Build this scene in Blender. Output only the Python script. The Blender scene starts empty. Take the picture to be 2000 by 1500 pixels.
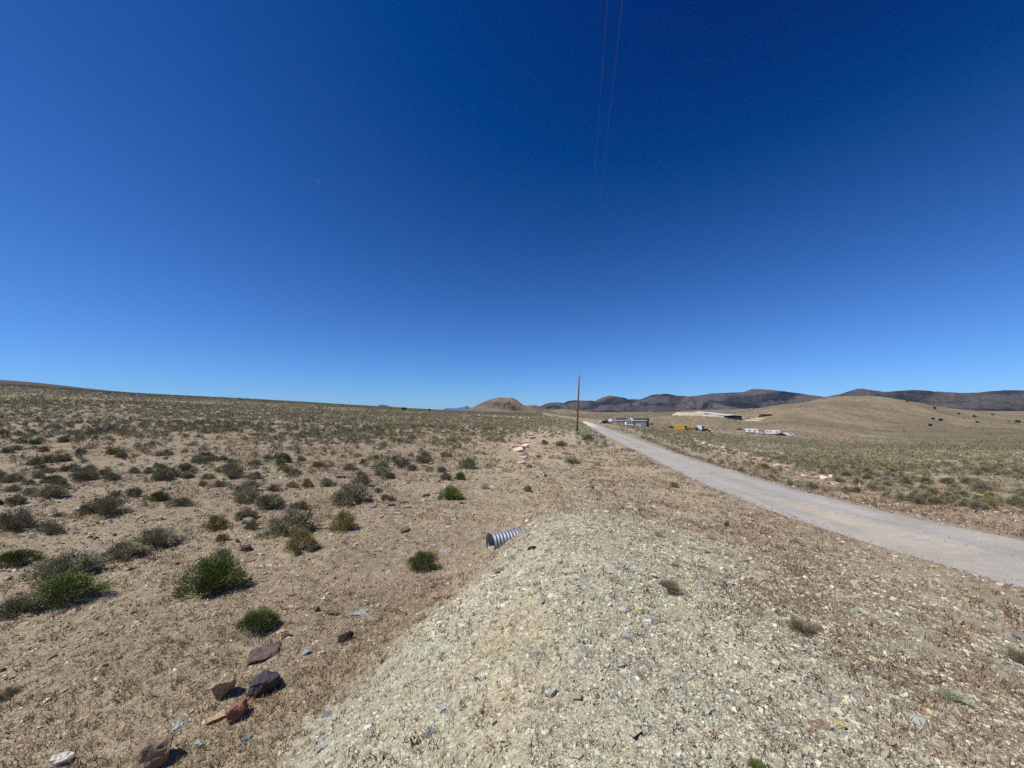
import bpy, bmesh, math
import numpy as np
from mathutils import Vector, Matrix, noise as mnoise

# ------------------------------------------------------------------ camera, sky, sun
SC = bpy.context.scene
COL = SC.collection
FPX = 750.0
PITCH = math.atan(55 / 750.0)
EYE = 1.6
cam_d = bpy.data.cameras.new('camera'); cam = bpy.data.objects.new('camera', cam_d); COL.objects.link(cam)
cam_d.sensor_width = 36.0; cam_d.lens = 36.0 * FPX / 2000.0
cam_d.clip_start = 0.05; cam_d.clip_end = 60000
cam.location = (0, 0, EYE); cam.rotation_euler = (math.pi / 2 + PITCH, 0, 0)
SC.camera = cam

SUN_EL = math.radians(57)
SUN_DIR = Vector((-0.93, -0.34, 0)).normalized()            # horizontal direction towards the sun
SUN_ROT = math.atan2(SUN_DIR.x, SUN_DIR.y)
W = bpy.data.worlds.new('World'); SC.world = W; W.use_nodes = True
wn = W.node_tree.nodes; wl = W.node_tree.links; wn.clear()
sky = wn.new('ShaderNodeTexSky'); sky.sky_type = 'NISHITA'; sky.sun_disc = False
sky.sun_elevation = SUN_EL; sky.sun_rotation = SUN_ROT
sky.altitude = 1500; sky.air_density = 1.0; sky.dust_density = 0.0; sky.ozone_density = 5.0
hs = wn.new('ShaderNodeHueSaturation'); hs.inputs['Saturation'].default_value = 1.0
bg = wn.new('ShaderNodeBackground'); bg.inputs['Strength'].default_value = 0.10
wo = wn.new('ShaderNodeOutputWorld')
gm = wn.new('ShaderNodeGamma'); gm.inputs['Gamma'].default_value = 0.8          # the phone's deep, contrasty blue
sm = wn.new('ShaderNodeVectorMath'); sm.operation = 'MULTIPLY_ADD'; sm.inputs[1].default_value = (0.78, 1.34, 2.32); sm.inputs[2].default_value = (-0.575, -1.19, -2.97)
mn = wn.new('ShaderNodeVectorMath'); mn.operation = 'MAXIMUM'; mn.inputs[1].default_value = (0.004, 0.02, 0.05)
wl.new(sky.outputs[0], hs.inputs['Color']); wl.new(hs.outputs[0], gm.inputs['Color']); wl.new(gm.outputs[0], sm.inputs[0]); wl.new(sm.outputs[0], mn.inputs[0]); wl.new(mn.outputs[0], bg.inputs['Color']); wl.new(bg.outputs[0], wo.inputs['Surface'])
sd = bpy.data.lights.new('sun', 'SUN'); sd.energy = 4.6; sd.angle = math.radians(0.53); sd.color = (1.0, 0.962, 0.91)
sun = bpy.data.objects.new('sun', sd); COL.objects.link(sun)
sv = Vector((SUN_DIR.x * math.cos(SUN_EL), SUN_DIR.y * math.cos(SUN_EL), math.sin(SUN_EL)))
sun.rotation_euler = sv.to_track_quat('Z', 'Y').to_euler()
SC.view_settings.view_transform = 'Standard'; SC.view_settings.look = 'None'
SC.view_settings.exposure = 0.06; SC.view_settings.gamma = 1.0
SC.cycles.use_denoising = False

# ------------------------------------------------------------------ helpers
RNG = np.random.default_rng(7)

def srgb(r, g, b):
    def f(c):
        c /= 255.0
        return c / 12.92 if c <= 0.04045 else ((c + 0.055) / 1.055) ** 2.4
    return (f(r), f(g), f(b))

def hash2(ix, iy, seed):
    h = (ix.astype(np.int64) * 374761393 + iy.astype(np.int64) * 668265263 + seed * 974634777) & 0xffffffff
    h = ((h ^ (h >> 13)) * 1274126177) & 0xffffffff
    h = (h ^ (h >> 16)) & 0xffffffff
    return h / 4294967295.0

def vnoise(x, y, seed=0):
    ix = np.floor(x); iy = np.floor(y); fx = x - ix; fy = y - iy
    fx = fx * fx * fx * (fx * (fx * 6 - 15) + 10); fy = fy * fy * fy * (fy * (fy * 6 - 15) + 10)
    a = hash2(ix, iy, seed); b = hash2(ix + 1, iy, seed); c = hash2(ix, iy + 1, seed); d = hash2(ix + 1, iy + 1, seed)
    return (a + (b - a) * fx) * (1 - fy) + (c + (d - c) * fx) * fy

def fbm(x, y, seed=0, octv=4, gain=0.5):
    s = 0; a = 1; t = 0
    for i in range(octv):
        s = s + a * (vnoise(x * 2 ** i + 17.3 * i, y * 2 ** i - 9.1 * i, seed + i) - 0.5); t += a; a *= gain
    return s / t * 2          # about -1..1

def ridged(x, y, seed=0, octv=4):
    s = 0; a = 1; t = 0
    for i in range(octv):
        s = s + a * (1 - np.abs(vnoise(x * 2 ** i + 7.7 * i, y * 2 ** i + 3.1 * i, seed + i) * 2 - 1)); t += a; a *= 0.5
    return s / t

def sstep(x, a, b):
    t = np.clip((x - a) / (b - a), 0, 1)
    return t * t * (3 - 2 * t)

def pchip(xk, yk, x):
    xk = np.asarray(xk, float); yk = np.asarray(yk, float)
    h = np.diff(xk); d = np.diff(yk) / h
    m = np.zeros_like(yk)
    m[0] = d[0]; m[-1] = d[-1]
    for i in range(1, len(xk) - 1):
        if d[i - 1] * d[i] > 0:
            w1 = 2 * h[i] + h[i - 1]; w2 = h[i] + 2 * h[i - 1]
            m[i] = (w1 + w2) / (w1 / d[i - 1] + w2 / d[i])
    x = np.clip(x, xk[0], xk[-1])
    i = np.clip(np.searchsorted(xk, x) - 1, 0, len(xk) - 2)
    t = (x - xk[i]) / h[i]
    return ((2 * t ** 3 - 3 * t ** 2 + 1) * yk[i] + (t ** 3 - 2 * t ** 2 + t) * h[i] * m[i]
            + (-2 * t ** 3 + 3 * t ** 2) * yk[i + 1] + (t ** 3 - t ** 2) * h[i] * m[i + 1])

def ray(px, py):
    """direction per metre of depth (y) of a photograph pixel: X, Z"""
    u = (px - 1000) / FPX; v = (750 - py) / FPX
    dy = math.cos(PITCH) - v * math.sin(PITCH); dz = math.sin(PITCH) + v * math.cos(PITCH)
    return u / dy, dz / dy

def mesh_np(name, V, F, mat=None, col=None, smooth=False, parent=None):
    """V (N,3), F (M,k) or list of such arrays; col (N,3) point colours"""
    Fs = F if isinstance(F, list) else [F]
    me = bpy.data.meshes.new(name)
    me.vertices.add(len(V)); me.vertices.foreach_set('co', np.ascontiguousarray(V, dtype=np.float32).ravel())
    nl = sum(f.size for f in Fs); nf = sum(len(f) for f in Fs)
    me.loops.add(nl); me.polygons.add(nf)
    me.loops.foreach_set('vertex_index', np.concatenate([f.ravel() for f in Fs]).astype(np.int32))
    starts = []; o = 0
    for f in Fs:
        starts.append(o + np.arange(len(f)) * f.shape[1]); o += f.size
    me.polygons.foreach_set('loop_start', np.concatenate(starts).astype(np.int32))
    me.update(calc_edges=True)
    me.polygons.foreach_set('use_smooth', np.full(nf, smooth, dtype=bool))
    if col is not None:
        a = me.color_attributes.new('col', 'FLOAT_COLOR', 'POINT')
        c = np.ones((len(V), 4), dtype=np.float32); c[:, :3] = col
        a.data.foreach_set('color', c.ravel())
    if mat is not None:
        me.materials.append(mat)
    ob = bpy.data.objects.new(name, me); COL.objects.link(ob)
    if parent is not None: ob.parent = parent
    return ob

def tag(o, label=None, cat=None, group=None, kind=None):
    if label: o['label'] = label
    if cat: o['category'] = cat
    if group: o['group'] = group
    if kind: o['kind'] = kind
    return o

def empty(name, loc=(0, 0, 0), rz=0.0):
    o = bpy.data.objects.new(name, None); COL.objects.link(o)
    o.location = loc; o.rotation_euler = (0, 0, rz); o.empty_display_size = 0.2
    return o

class MB:
    """collects primitives into one mesh"""
    def __init__(s): s.v = []; s.f = []
    def add(s, v, f):
        o = len(s.v); s.v += [tuple(p) for p in v]; s.f += [tuple(i + o for i in q) for q in f]; return s
    def box(s, c, d, rz=0.0):
        x, y, z = d[0] / 2, d[1] / 2, d[2] / 2; cs, sn = math.cos(rz), math.sin(rz)
        P = []
        for sx, sy, sz in ((-1,-1,-1),(1,-1,-1),(1,1,-1),(-1,1,-1),(-1,-1,1),(1,-1,1),(1,1,1),(-1,1,1)):
            a, b = sx * x, sy * y
            P.append((c[0] + a * cs - b * sn, c[1] + a * sn + b * cs, c[2] + sz * z))
        return s.add(P, [(0,3,2,1),(4,5,6,7),(0,1,5,4),(1,2,6,5),(2,3,7,6),(3,0,4,7)])
    def prism(s, prof, y0, y1):
        """profile in x,z extruded along y"""
        n = len(prof)
        P = [(x, y0, z) for x, z in prof] + [(x, y1, z) for x, z in prof]
        return s.add(P, [tuple(range(n)), tuple(range(2 * n - 1, n - 1, -1))] + [(i, i + n, (i + 1) % n + n, (i + 1) % n) for i in range(n)])
    def prismx(s, prof, x0, x1):
        n = len(prof)
        P = [(x0, y, z) for y, z in prof] + [(x1, y, z) for y, z in prof]
        return s.add(P, [tuple(range(n - 1, -1, -1)), tuple(range(n, 2 * n))] + [(i, (i + 1) % n, (i + 1) % n + n, i + n) for i in range(n)])
    def tube(s, pts, rad, n=8, cap=True):
        o = len(s.v); pts = [Vector(p) for p in pts]
        R = rad if isinstance(rad, (list, tuple)) else [rad] * len(pts)
        for i, p in enumerate(pts):
            t = (pts[min(i + 1, len(pts) - 1)] - pts[max(i - 1, 0)]).normalized()
            a = t.cross(Vector((0, 0, 1)));
            if a.length < 1e-3: a = t.cross(Vector((0, 1, 0)))
            a.normalize(); b = t.cross(a)
            for k in range(n):
                w = 2 * math.pi * k / n
                s.v.append(tuple(p + (a * math.cos(w) + b * math.sin(w)) * R[i]))
        for i in range(len(pts) - 1):
            for k in range(n):
                s.f.append((o + i * n + k, o + i * n + (k + 1) % n, o + (i + 1) * n + (k + 1) % n, o + (i + 1) * n + k))
        if cap:
            s.f.append(tuple(o + k for k in range(n - 1, -1, -1))); m = o + (len(pts) - 1) * n
            s.f.append(tuple(m + k for k in range(n)))
        return s
    def build(s, name, mat, parent=None, smooth=False, bevel=0):
        me = bpy.data.meshes.new(name); me.from_pydata(s.v, [], s.f); me.update()
        bm = bmesh.new(); bm.from_mesh(me); bmesh.ops.recalc_face_normals(bm, faces=bm.faces)
        if bevel: bmesh.ops.bevel(bm, geom=list(bm.edges), offset=bevel, segments=2, affect='EDGES', clamp_overlap=True)
        bm.to_mesh(me); bm.free()
        if smooth: me.polygons.foreach_set('use_smooth', [True] * len(me.polygons))
        me.materials.append(mat)
        o = bpy.data.objects.new(name, me); COL.objects.link(o)
        if parent is not None: o.parent = parent
        return o

def pbr(name, color, rough=0.8, metal=0.0, noise=0.12, scale=3.0, bump=0.0, spec=0.3):
    m = bpy.data.materials.new(name); m.use_nodes = True
    nt = m.node_tree; N = nt.nodes; L = nt.links; b = N['Principled BSDF']
    b.inputs['Roughness'].default_value = rough; b.inputs['Metallic'].default_value = metal
    b.inputs['Specular IOR Level'].default_value = spec
    tc = N.new('ShaderNodeTexCoord'); n = N.new('ShaderNodeTexNoise'); n.inputs['Scale'].default_value = scale; n.inputs['Detail'].default_value = 6
    L.new(tc.outputs['Object'], n.inputs['Vector'])
    mp = N.new('ShaderNodeMapRange'); mp.inputs['To Min'].default_value = 1 - 2 * noise; mp.inputs['To Max'].default_value = 1 + 2 * noise
    L.new(n.outputs['Fac'], mp.inputs['Value'])
    mx = N.new('ShaderNodeVectorMath'); mx.operation = 'MULTIPLY'; mx.inputs[0].default_value = color
    L.new(mp.outputs[0], mx.inputs[1]); L.new(mx.outputs[0], b.inputs['Base Color'])
    if bump:
        bp = N.new('ShaderNodeBump'); bp.inputs['Strength'].default_value = 1; bp.inputs['Distance'].default_value = bump
        L.new(n.outputs['Fac'], bp.inputs['Height']); L.new(bp.outputs[0], b.inputs['Normal'])
    return m

def colmat(name, layers, bumps=(), rough=0.95, objrand=0.0, spec=0.1):
    """base colour = point colour 'col' x noise layers (scale, detail, lo, hi); bumps (scale, distance)"""
    m = bpy.data.materials.new(name); m.use_nodes = True
    nt = m.node_tree; N = nt.nodes; L = nt.links; b = N['Principled BSDF']
    b.inputs['Roughness'].default_value = rough; b.inputs['Specular IOR Level'].default_value = spec
    at = N.new('ShaderNodeVertexColor'); at.layer_name = 'col'
    cur = at.outputs['Color']
    ge = N.new('ShaderNodeNewGeometry')
    for sc_, det, lo, hi in layers:
        n = N.new('ShaderNodeTexNoise'); n.inputs['Scale'].default_value = sc_; n.inputs['Detail'].default_value = det; n.inputs['Roughness'].default_value = 0.6
        L.new(ge.outputs['Position'], n.inputs['Vector'])
        mp = N.new('ShaderNodeMapRange'); mp.inputs['From Min'].default_value = 0.3; mp.inputs['From Max'].default_value = 0.7
        mp.inputs['To Min'].default_value = lo; mp.inputs['To Max'].default_value = hi
        L.new(n.outputs['Fac'], mp.inputs['Value'])
        mx = N.new('ShaderNodeVectorMath'); mx.operation = 'MULTIPLY'
        L.new(cur, mx.inputs[0]); L.new(mp.outputs[0], mx.inputs[1]); cur = mx.outputs[0]
    if objrand:
        oi = N.new('ShaderNodeObjectInfo'); mp = N.new('ShaderNodeMapRange')
        mp.inputs['To Min'].default_value = 1 - objrand; mp.inputs['To Max'].default_value = 1 + objrand
        L.new(oi.outputs['Random'], mp.inputs['Value'])
        mx = N.new('ShaderNodeVectorMath'); mx.operation = 'MULTIPLY'
        L.new(cur, mx.inputs[0]); L.new(mp.outputs[0], mx.inputs[1]); cur = mx.outputs[0]
    L.new(cur, b.inputs['Base Color'])
    nrm = None
    for sc_, dist in bumps:
        n = N.new('ShaderNodeTexNoise'); n.inputs['Scale'].default_value = sc_; n.inputs['Detail'].default_value = 5; n.inputs['Roughness'].default_value = 0.65
        L.new(ge.outputs['Position'], n.inputs['Vector'])
        bp = N.new('ShaderNodeBump'); bp.inputs['Distance'].default_value = dist; bp.inputs['Strength'].default_value = 1
        L.new(n.outputs['Fac'], bp.inputs['Height'])
        if nrm: L.new(nrm, bp.inputs['Normal'])
        nrm = bp.outputs[0]
    if nrm: L.new(nrm, b.inputs['Normal'])
    return m

# ------------------------------------------------------------------ the lie of the land
# sight-line table: photograph row of the ground seen at each depth, per photograph column
DK = [8, 12, 25, 50, 85, 190, 260, 400, 700, 1100, 1600, 2600, 7000]
TAB = {
    -600: [1060, 975, 868, 812, 782, 756, 747, 738, 730, 722, 740, 770, 800],
    0:    [1070, 980, 874, 822, 796, 772, 764, 755, 749, 742, 748, 765, 800],
    250:  [1072, 980, 878, 829, 804, 783, 777, 772, 768, 766, 770, 780, 800],
    330:  [1072, 980, 880, 831, 807, 787, 781, 776, 772, 771, 775, 784, 800],
    500:  [1074, 980, 884, 836, 814, 796, 790, 785, 781, 779.5, 784, 790, 803],
    750:  [1076, 981, 890, 845, 825, 809, 804, 799.5, 796, 794.5, 798, 800, 804],
    900:  [1078, 983, 893, 850, 831, 816, 812, 808, 804.5, 803, 804, 804, 804.5],
    1000: [1080, 985, 898, 856, 837, 820, 815, 811, 808, 806, 805.5, 805, 805],
    1127: [1110, 1006, 907, 864, 843, 828, 822, 816, 811, 808, 807, 806, 805],
    1235: [1115, 1014, 914, 870, 848, 832, 825, 817, 811, 808, 806.5, 806, 805],
    1320: [1118, 1018, 925, 880, 860, 844, 833, 812, 808, 807, 806, 806, 805],
    1400: [1118, 1020, 932, 888, 867, 850, 839, 813, 808, 806, 806, 806, 805],
    1450: [1118, 1022, 937, 893, 873, 855, 845, 819, 804, 801, 806, 806, 805],
    1550: [1120, 1024, 943, 900, 880, 860, 850, 815, 789, 795, 806, 806, 805],
    1640: [1120, 1026, 947, 904, 884, 864, 854, 822, 776, 786, 806, 806, 805],
    1720: [1120, 1028, 949, 906, 885, 866, 857, 830, 778, 786, 804, 806, 805],
    1790: [1120, 1028, 950, 906, 885, 867, 858, 834, 789, 792, 803, 806, 805],
    1870: [1120, 1028, 950, 906, 885, 867, 858, 838, 808, 800, 803, 806, 805],
    2000: [1120, 1028, 950, 905, 884, 865, 855, 838, 820, 807, 803, 806, 805],
    2600: [1120, 1028, 950, 905, 884, 862, 852, 836, 818, 806, 803, 806, 805],
}
_PX = np.array(sorted(TAB), float)
_LD = np.log(np.array(DK, float))
GLD = np.linspace(_LD[0], _LD[-1], 300)
_E = np.array([[ray(p, y)[1] for y in TAB[p]] for p in sorted(TAB)])
_E1 = np.array([pchip(_LD, e, GLD) for e in _E])                       # (cols, 300)
GPX = np.linspace(-600, 2600, 641)
GE = np.array([pchip(_PX, _E1[:, j], GPX) for j in range(300)]).T       # (641, 300)

# road edges, from the photograph, as depth -> x on the road's own surface height
RZD = [0, 15, 30, 60, 85, 190, 300]; RZZ = [-3.3, -3.35, -3.65, -4.35, -4.85, -6.1, -6.8]
def road_z(d): return np.interp(d, RZD, RZZ)
def edge(pts):
    out = []
    for px, py in pts:
        X, Z = ray(px, py); d = 30.0
        for _ in range(60): d = 0.5 * d + 0.5 * road_z(d) / Z
        out.append((d, X * d))
    out.sort(); return np.array(out)
NE = edge([(2000,1151),(1876,1118),(1768,1086),(1660,1050),(1588,1028),(1480,992),(1408,960),(1375,946),(1300,912),(1250,885),(1200,860),(1165,841),(1150,832),(1141,826.5),(1137,823)])
FE = edge([(2000,1051),(1825,1017),(1750,1002),(1650,980),(1550,955),(1450,925),(1362,900),(1300,877),(1230,852),(1190,838),(1162,829),(1150,825),(1143,822)])
def ext(E, s0):
    return np.vstack([[(-60, E[0, 1] + s0 * (-60 - E[0, 0]))], E])
NE = ext(NE, -0.22); FE = ext(FE, -0.22)
ROAD_END = min(NE[-1, 0], FE[-1, 0])
def road_edges(d):
    k = lambda a, dd: np.interp(dd, a[:, 0], a[:, 1])
    a = (k(NE, d) + k(NE, d - 1.5) + k(NE, d + 1.5)) / 3; b = (k(FE, d) + k(FE, d - 1.5) + k(FE, d + 1.5)) / 3
    b = np.maximum(b, a + 3.4)
    return a, b

def ground_base(x, y):
    az = np.clip(np.arctan2(x, np.maximum(y, 1e-6) * 1.0), -1.13, 1.13)
    az = np.where(y <= 0, np.sign(x + 1e-9) * 1.13, az)
    r = np.hypot(x, y); dep = np.maximum(r * np.cos(az), DK[0])
    px = 1000 + FPX * np.tan(az) * 0.9975
    gi = np.clip((px + 600) / 5.0, 0, 639.999); gj = np.clip((np.log(dep) - GLD[0]) / (GLD[1] - GLD[0]), 0, 298.999)
    i = gi.astype(int); j = gj.astype(int); fi = gi - i; fj = gj - j
    e = (GE[i, j] * (1 - fi) + GE[i + 1, j] * fi) * (1 - fj) + (GE[i, j + 1] * (1 - fi) + GE[i + 1, j + 1] * fi) * fj
    zt = EYE + e * dep
    # the spur of fill the camera stands on
    zc = -1.28 * (sstep(y, 1.5, 15.5) * 0.75 + 0.25 * np.clip((y - 1.5) / 13, 0, 1))
    xc = 0.45 + 0.115 * np.clip(y, -5, 12)
    zp = -1.32
    d = xc - x
    dl = np.maximum(d - 0.35, 0); dl = np.sqrt(dl * dl + 0.25) - 0.5
    zl = zc - 0.62 * np.maximum(dl, 0)
    k = 0.12; zl = k * np.logaddexp(zl / k, zp / k)            # soft foot of the bank
    dr = np.clip(-d, 0, None)
    zr_ = zc + (-1.75 - zc) * np.clip(dr / 7.2, 0, 1.15) ** 1.1
    zn = np.where(d > 0, zl, zr_)
    zn = np.where(x > 9, np.minimum(zn, -1.75), zn)
    bank = (d > 0.2) & (d < 3.0)
    zn = zn - 0.05 * bank * np.clip(ridged(y / 0.55 + 0.4 * x, x / 2.5, 44, 3) - 0.55, 0, 1) * sstep(d, 0.2, 0.9)
    w = sstep(r, 10, 24)
    z = zn * (1 - w) + zt * w
    # road bed
    a, b = road_edges(y)
    dist = np.maximum(np.maximum(a - x, x - b), 0)
    wr = (1 - sstep(dist, 0.0, 1.6 + 0.03 * np.abs(y))) * (y < ROAD_END + 20) * (y > -50)
    zr2 = EYE + road_z(y)
    inside = (x > a + .12) & (x < b - .12) & (y < ROAD_END)
    z = z * (1 - wr) + zr2 * wr
    return z, inside, dist, r, px

def ground(x, y, fine=True):
    x = np.asarray(x, float); y = np.asarray(y, float)
    z, inside, dist, r, px = ground_base(x, y)
    off = sstep(dist, 0.05, 2.0)
    z = z + off * 0.10 * fbm(x / 6, y / 6, 3, 3) * sstep(r, 3, 20)
    z = z + 0.05 * fbm(x / 1.1, y / 1.1, 5, 3) * (0.35 + 0.65 * off)* sstep(dist, 0.0, .5)
    hillw = sstep(px, 1330, 1500) * sstep(r, 330, 620) * (1 - sstep(r, 1300, 2200))
    z = z + hillw * (10.0 * (ridged(x / 190, y / 190, 31, 4) - 0.62) + 2.0 * fbm(x / 40, y / 40, 33, 3))
    z = z + sstep(r, 120, 500) * 0.7 * fbm(x / 45, y / 45, 8, 3)
    if fine:
        z = z + 0.038 * fbm(x / 0.25, y / 0.25, 11, 4) * (1 - sstep(r, 8, 40)) * sstep(dist, 0.0, .3)
    z = np.where(inside, EYE + road_z(y) - 0.06 - 0.0006 * r, z)
    return z

def G(x, y): return float(ground(np.array([x]), np.array([y]))[0])

def at(px, py, dmin=1.0):
    """first point of the ground met by the sight line of a photograph pixel"""
    X, Z = ray(px, py)
    D = np.exp(np.linspace(math.log(dmin), math.log(3000), 6000))
    z = ground(X * D, D); below = EYE + Z * D < z
    k = int(np.argmax(below)) if below.any() else len(D) - 1
    return (X * D[k], float(D[k]), float(z[k]))

def at_depth(px, d):
    X = (px - 1000) / FPX * 0.9975
    return (X * d, d, G(X * d, d))

# ------------------------------------------------------------------ ground sheet
C_SOIL = np.array(srgb(165, 150, 124)); C_GRAV = np.array(srgb(181, 175, 150)); C_TAN = np.array(srgb(171, 156, 127))
C_STUB = np.array(srgb(148, 131, 108)); C_OLIVE = np.array(srgb(112, 104, 80)); C_PALE = np.array(srgb(206, 190, 160))
C_ROAD = np.array(srgb(162, 157, 149)); C_HILL = np.array(srgb(143, 127, 104)); C_YEL = np.array(srgb(188, 172, 132))

def crest_x(y): return 0.45 + 0.115 * np.clip(y, -5, 12)
def fill_mask(x, y, r):
    """pale imported gravel: 1 on the spur and its left bank, fading to the right"""
    wob = 0.35 * fbm(x / 1.3, y / 1.3, 41, 3) + 0.25 * fbm(x / 0.3, y / 0.3, 42, 3)
    left = sstep(x - (crest_x(y) - 3.3 + 0.24 * np.clip(y - 2, 0, 12) + wob), -0.25, 0.35 + 0.22 * np.clip(y - 2, 0, 8))
    right = 1 - 0.38 * sstep(x + 2 * wob - 0.12 * y, 1.3, 4.0) - 0.62 * sstep(x, 6.5, 11)
    far = 1 - 0.95 * sstep(y + 3 * wob, 4.5, 15)
    return left * right * far

def lerp(a, b, t): return a + (b - a) * np.asarray(t)[..., None]

def ground_colour(x, y):
    r = np.hypot(x, y); z, inside, dist, r, px = ground_base(x, y)
    n1 = fbm(x / 3.1, y / 3.1, 51, 4); n2 = fbm(x / 14, y / 14, 52, 4); n3 = fbm(x / 90, y / 90, 53, 4)
    c = np.broadcast_to(C_SOIL, x.shape + (3,)).copy()
    c = lerp(c, C_STUB, np.clip(0.4 + n1, 0, 1) * 0.6)
    c = lerp(c, C_PALE, np.clip(n2 - 0.1, 0, 1) * 0.5)
    right = sstep(x - crest_x(y), 0.5, 3.0) * (y < 400)
    f = fill_mask(x, y, r)
    g = lerp(np.broadcast_to(C_GRAV, c.shape), C_YEL, np.clip(fbm(x / .9, y / .9, 54, 3) * 1.2, 0, 1) * 0.8)
    c = lerp(c, g, f * (1 - right * (0.2 + 0.6 * np.clip(0.35 + 1.8 * fbm(x / 1.6, y / 1.6, 88, 3), 0, 1))))
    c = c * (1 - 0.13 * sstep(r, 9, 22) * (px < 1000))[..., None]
    mid = sstep(r, 9, 16) * (px > 930) * (x < road_edges(y)[0]) * (1 - sstep(r, 60, 100))
    c = lerp(c, C_TAN * 1.08, mid * 0.7)
    # sage plain and hills further out
    far = sstep(r, 60, 300)
    c = lerp(c, lerp(C_TAN*.85+0*c, C_OLIVE*.9, sstep(r,300,700)), far * (px < 1060) * 0.8)
    rt = sstep(px, 1060, 1150) * sstep(r, 90, 300)
    c = lerp(c, C_HILL, rt * 0.9)
    c = lerp(c, C_OLIVE, rt * np.clip(sstep(px, 1650, 1950) * (1 - sstep(r, 300, 560)*.5) + 0.5 * np.clip(n3, -0.5, 1), 0, 1) * 0.75)
    bar = sstep(n3 + 0.5 * n2, 0.45, 0.8) * sstep(r, 150, 300) * 0.35
    c = lerp(c, C_PALE, bar)
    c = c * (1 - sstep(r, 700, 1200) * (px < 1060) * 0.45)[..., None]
    c = c * (1 + 0.22 * sstep(r, 150, 300) * fbm(x / 12, y / 12, 58, 4))[..., None]
    hill = sstep(px, 1330, 1480) * sstep(r, 260, 420) * (1 - sstep(r, 1400, 2400))
    c = lerp(c, C_OLIVE * 0.95, hill * np.clip(0.10 + 2.4 * fbm(x / 70, y / 70, 59, 4), 0, 1) * 0.55)
    # graded pads of pale dirt
    for (cx, cy, rx, ry, s) in PADS:
        q = ((x - cx) / rx) ** 2 + ((y - cy) / ry) ** 2 + 0.9 * fbm(x / (rx * .4), y / (ry * .4), 57, 3)
        c = lerp(c, C_PALE * 1.12, (1 - sstep(q, 0.7, 1.15)) * s)
    sh = (1 - sstep(dist, 0.2, 1.2)) * (y < ROAD_END)
    c = lerp(c, C_STUB * 0.9, sh * 0.5)
    return np.clip(c, 0.01, 0.9)

PADS = [(at_depth(1366, 370)[0], 375, 26, 26, 0.0),
        (at_depth(1462, 396)[0], 396, 12, 9, 0.8), (at_depth(1480, 418)[0], 418, 7, 9, 0.6),
        (at_depth(1410, 236)[0], 233, 30, 2.6, 0.6), (at_depth(1646, 165)[0], 168, 9, 4.0, 0.9),
        (at_depth(1718, 560)[0], 560, 8, 7, 0.6), (at_depth(1690, 180)[0], 186, 14, 3.0, 0.5)]

def build_ground():
    rings = np.concatenate([[0.001, 0.3, 0.6, 0.9], np.exp(np.arange(math.log(1.15), math.log(7500), 0.0088))])
    az = np.radians(np.concatenate([np.arange(-180, -78, 2.0), np.arange(-78, 78, 0.21), np.arange(78, 180, 2.0)]))
    R, A = np.meshgrid(rings, az, indexing='ij')
    x = R * np.sin(A); y = R * np.cos(A)
    z = ground(x, y)
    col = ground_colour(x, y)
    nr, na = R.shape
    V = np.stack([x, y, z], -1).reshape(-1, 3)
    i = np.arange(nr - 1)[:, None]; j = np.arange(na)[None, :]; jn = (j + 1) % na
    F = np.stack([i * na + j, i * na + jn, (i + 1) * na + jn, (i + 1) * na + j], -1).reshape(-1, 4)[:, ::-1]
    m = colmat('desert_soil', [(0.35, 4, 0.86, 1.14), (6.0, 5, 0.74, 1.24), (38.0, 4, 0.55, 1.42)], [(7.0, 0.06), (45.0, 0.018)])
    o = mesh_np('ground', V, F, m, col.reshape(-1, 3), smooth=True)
    tag(o, 'dry brown desert ground rising to the left and rolling into tan hills', kind='structure')
build_ground()

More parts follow.
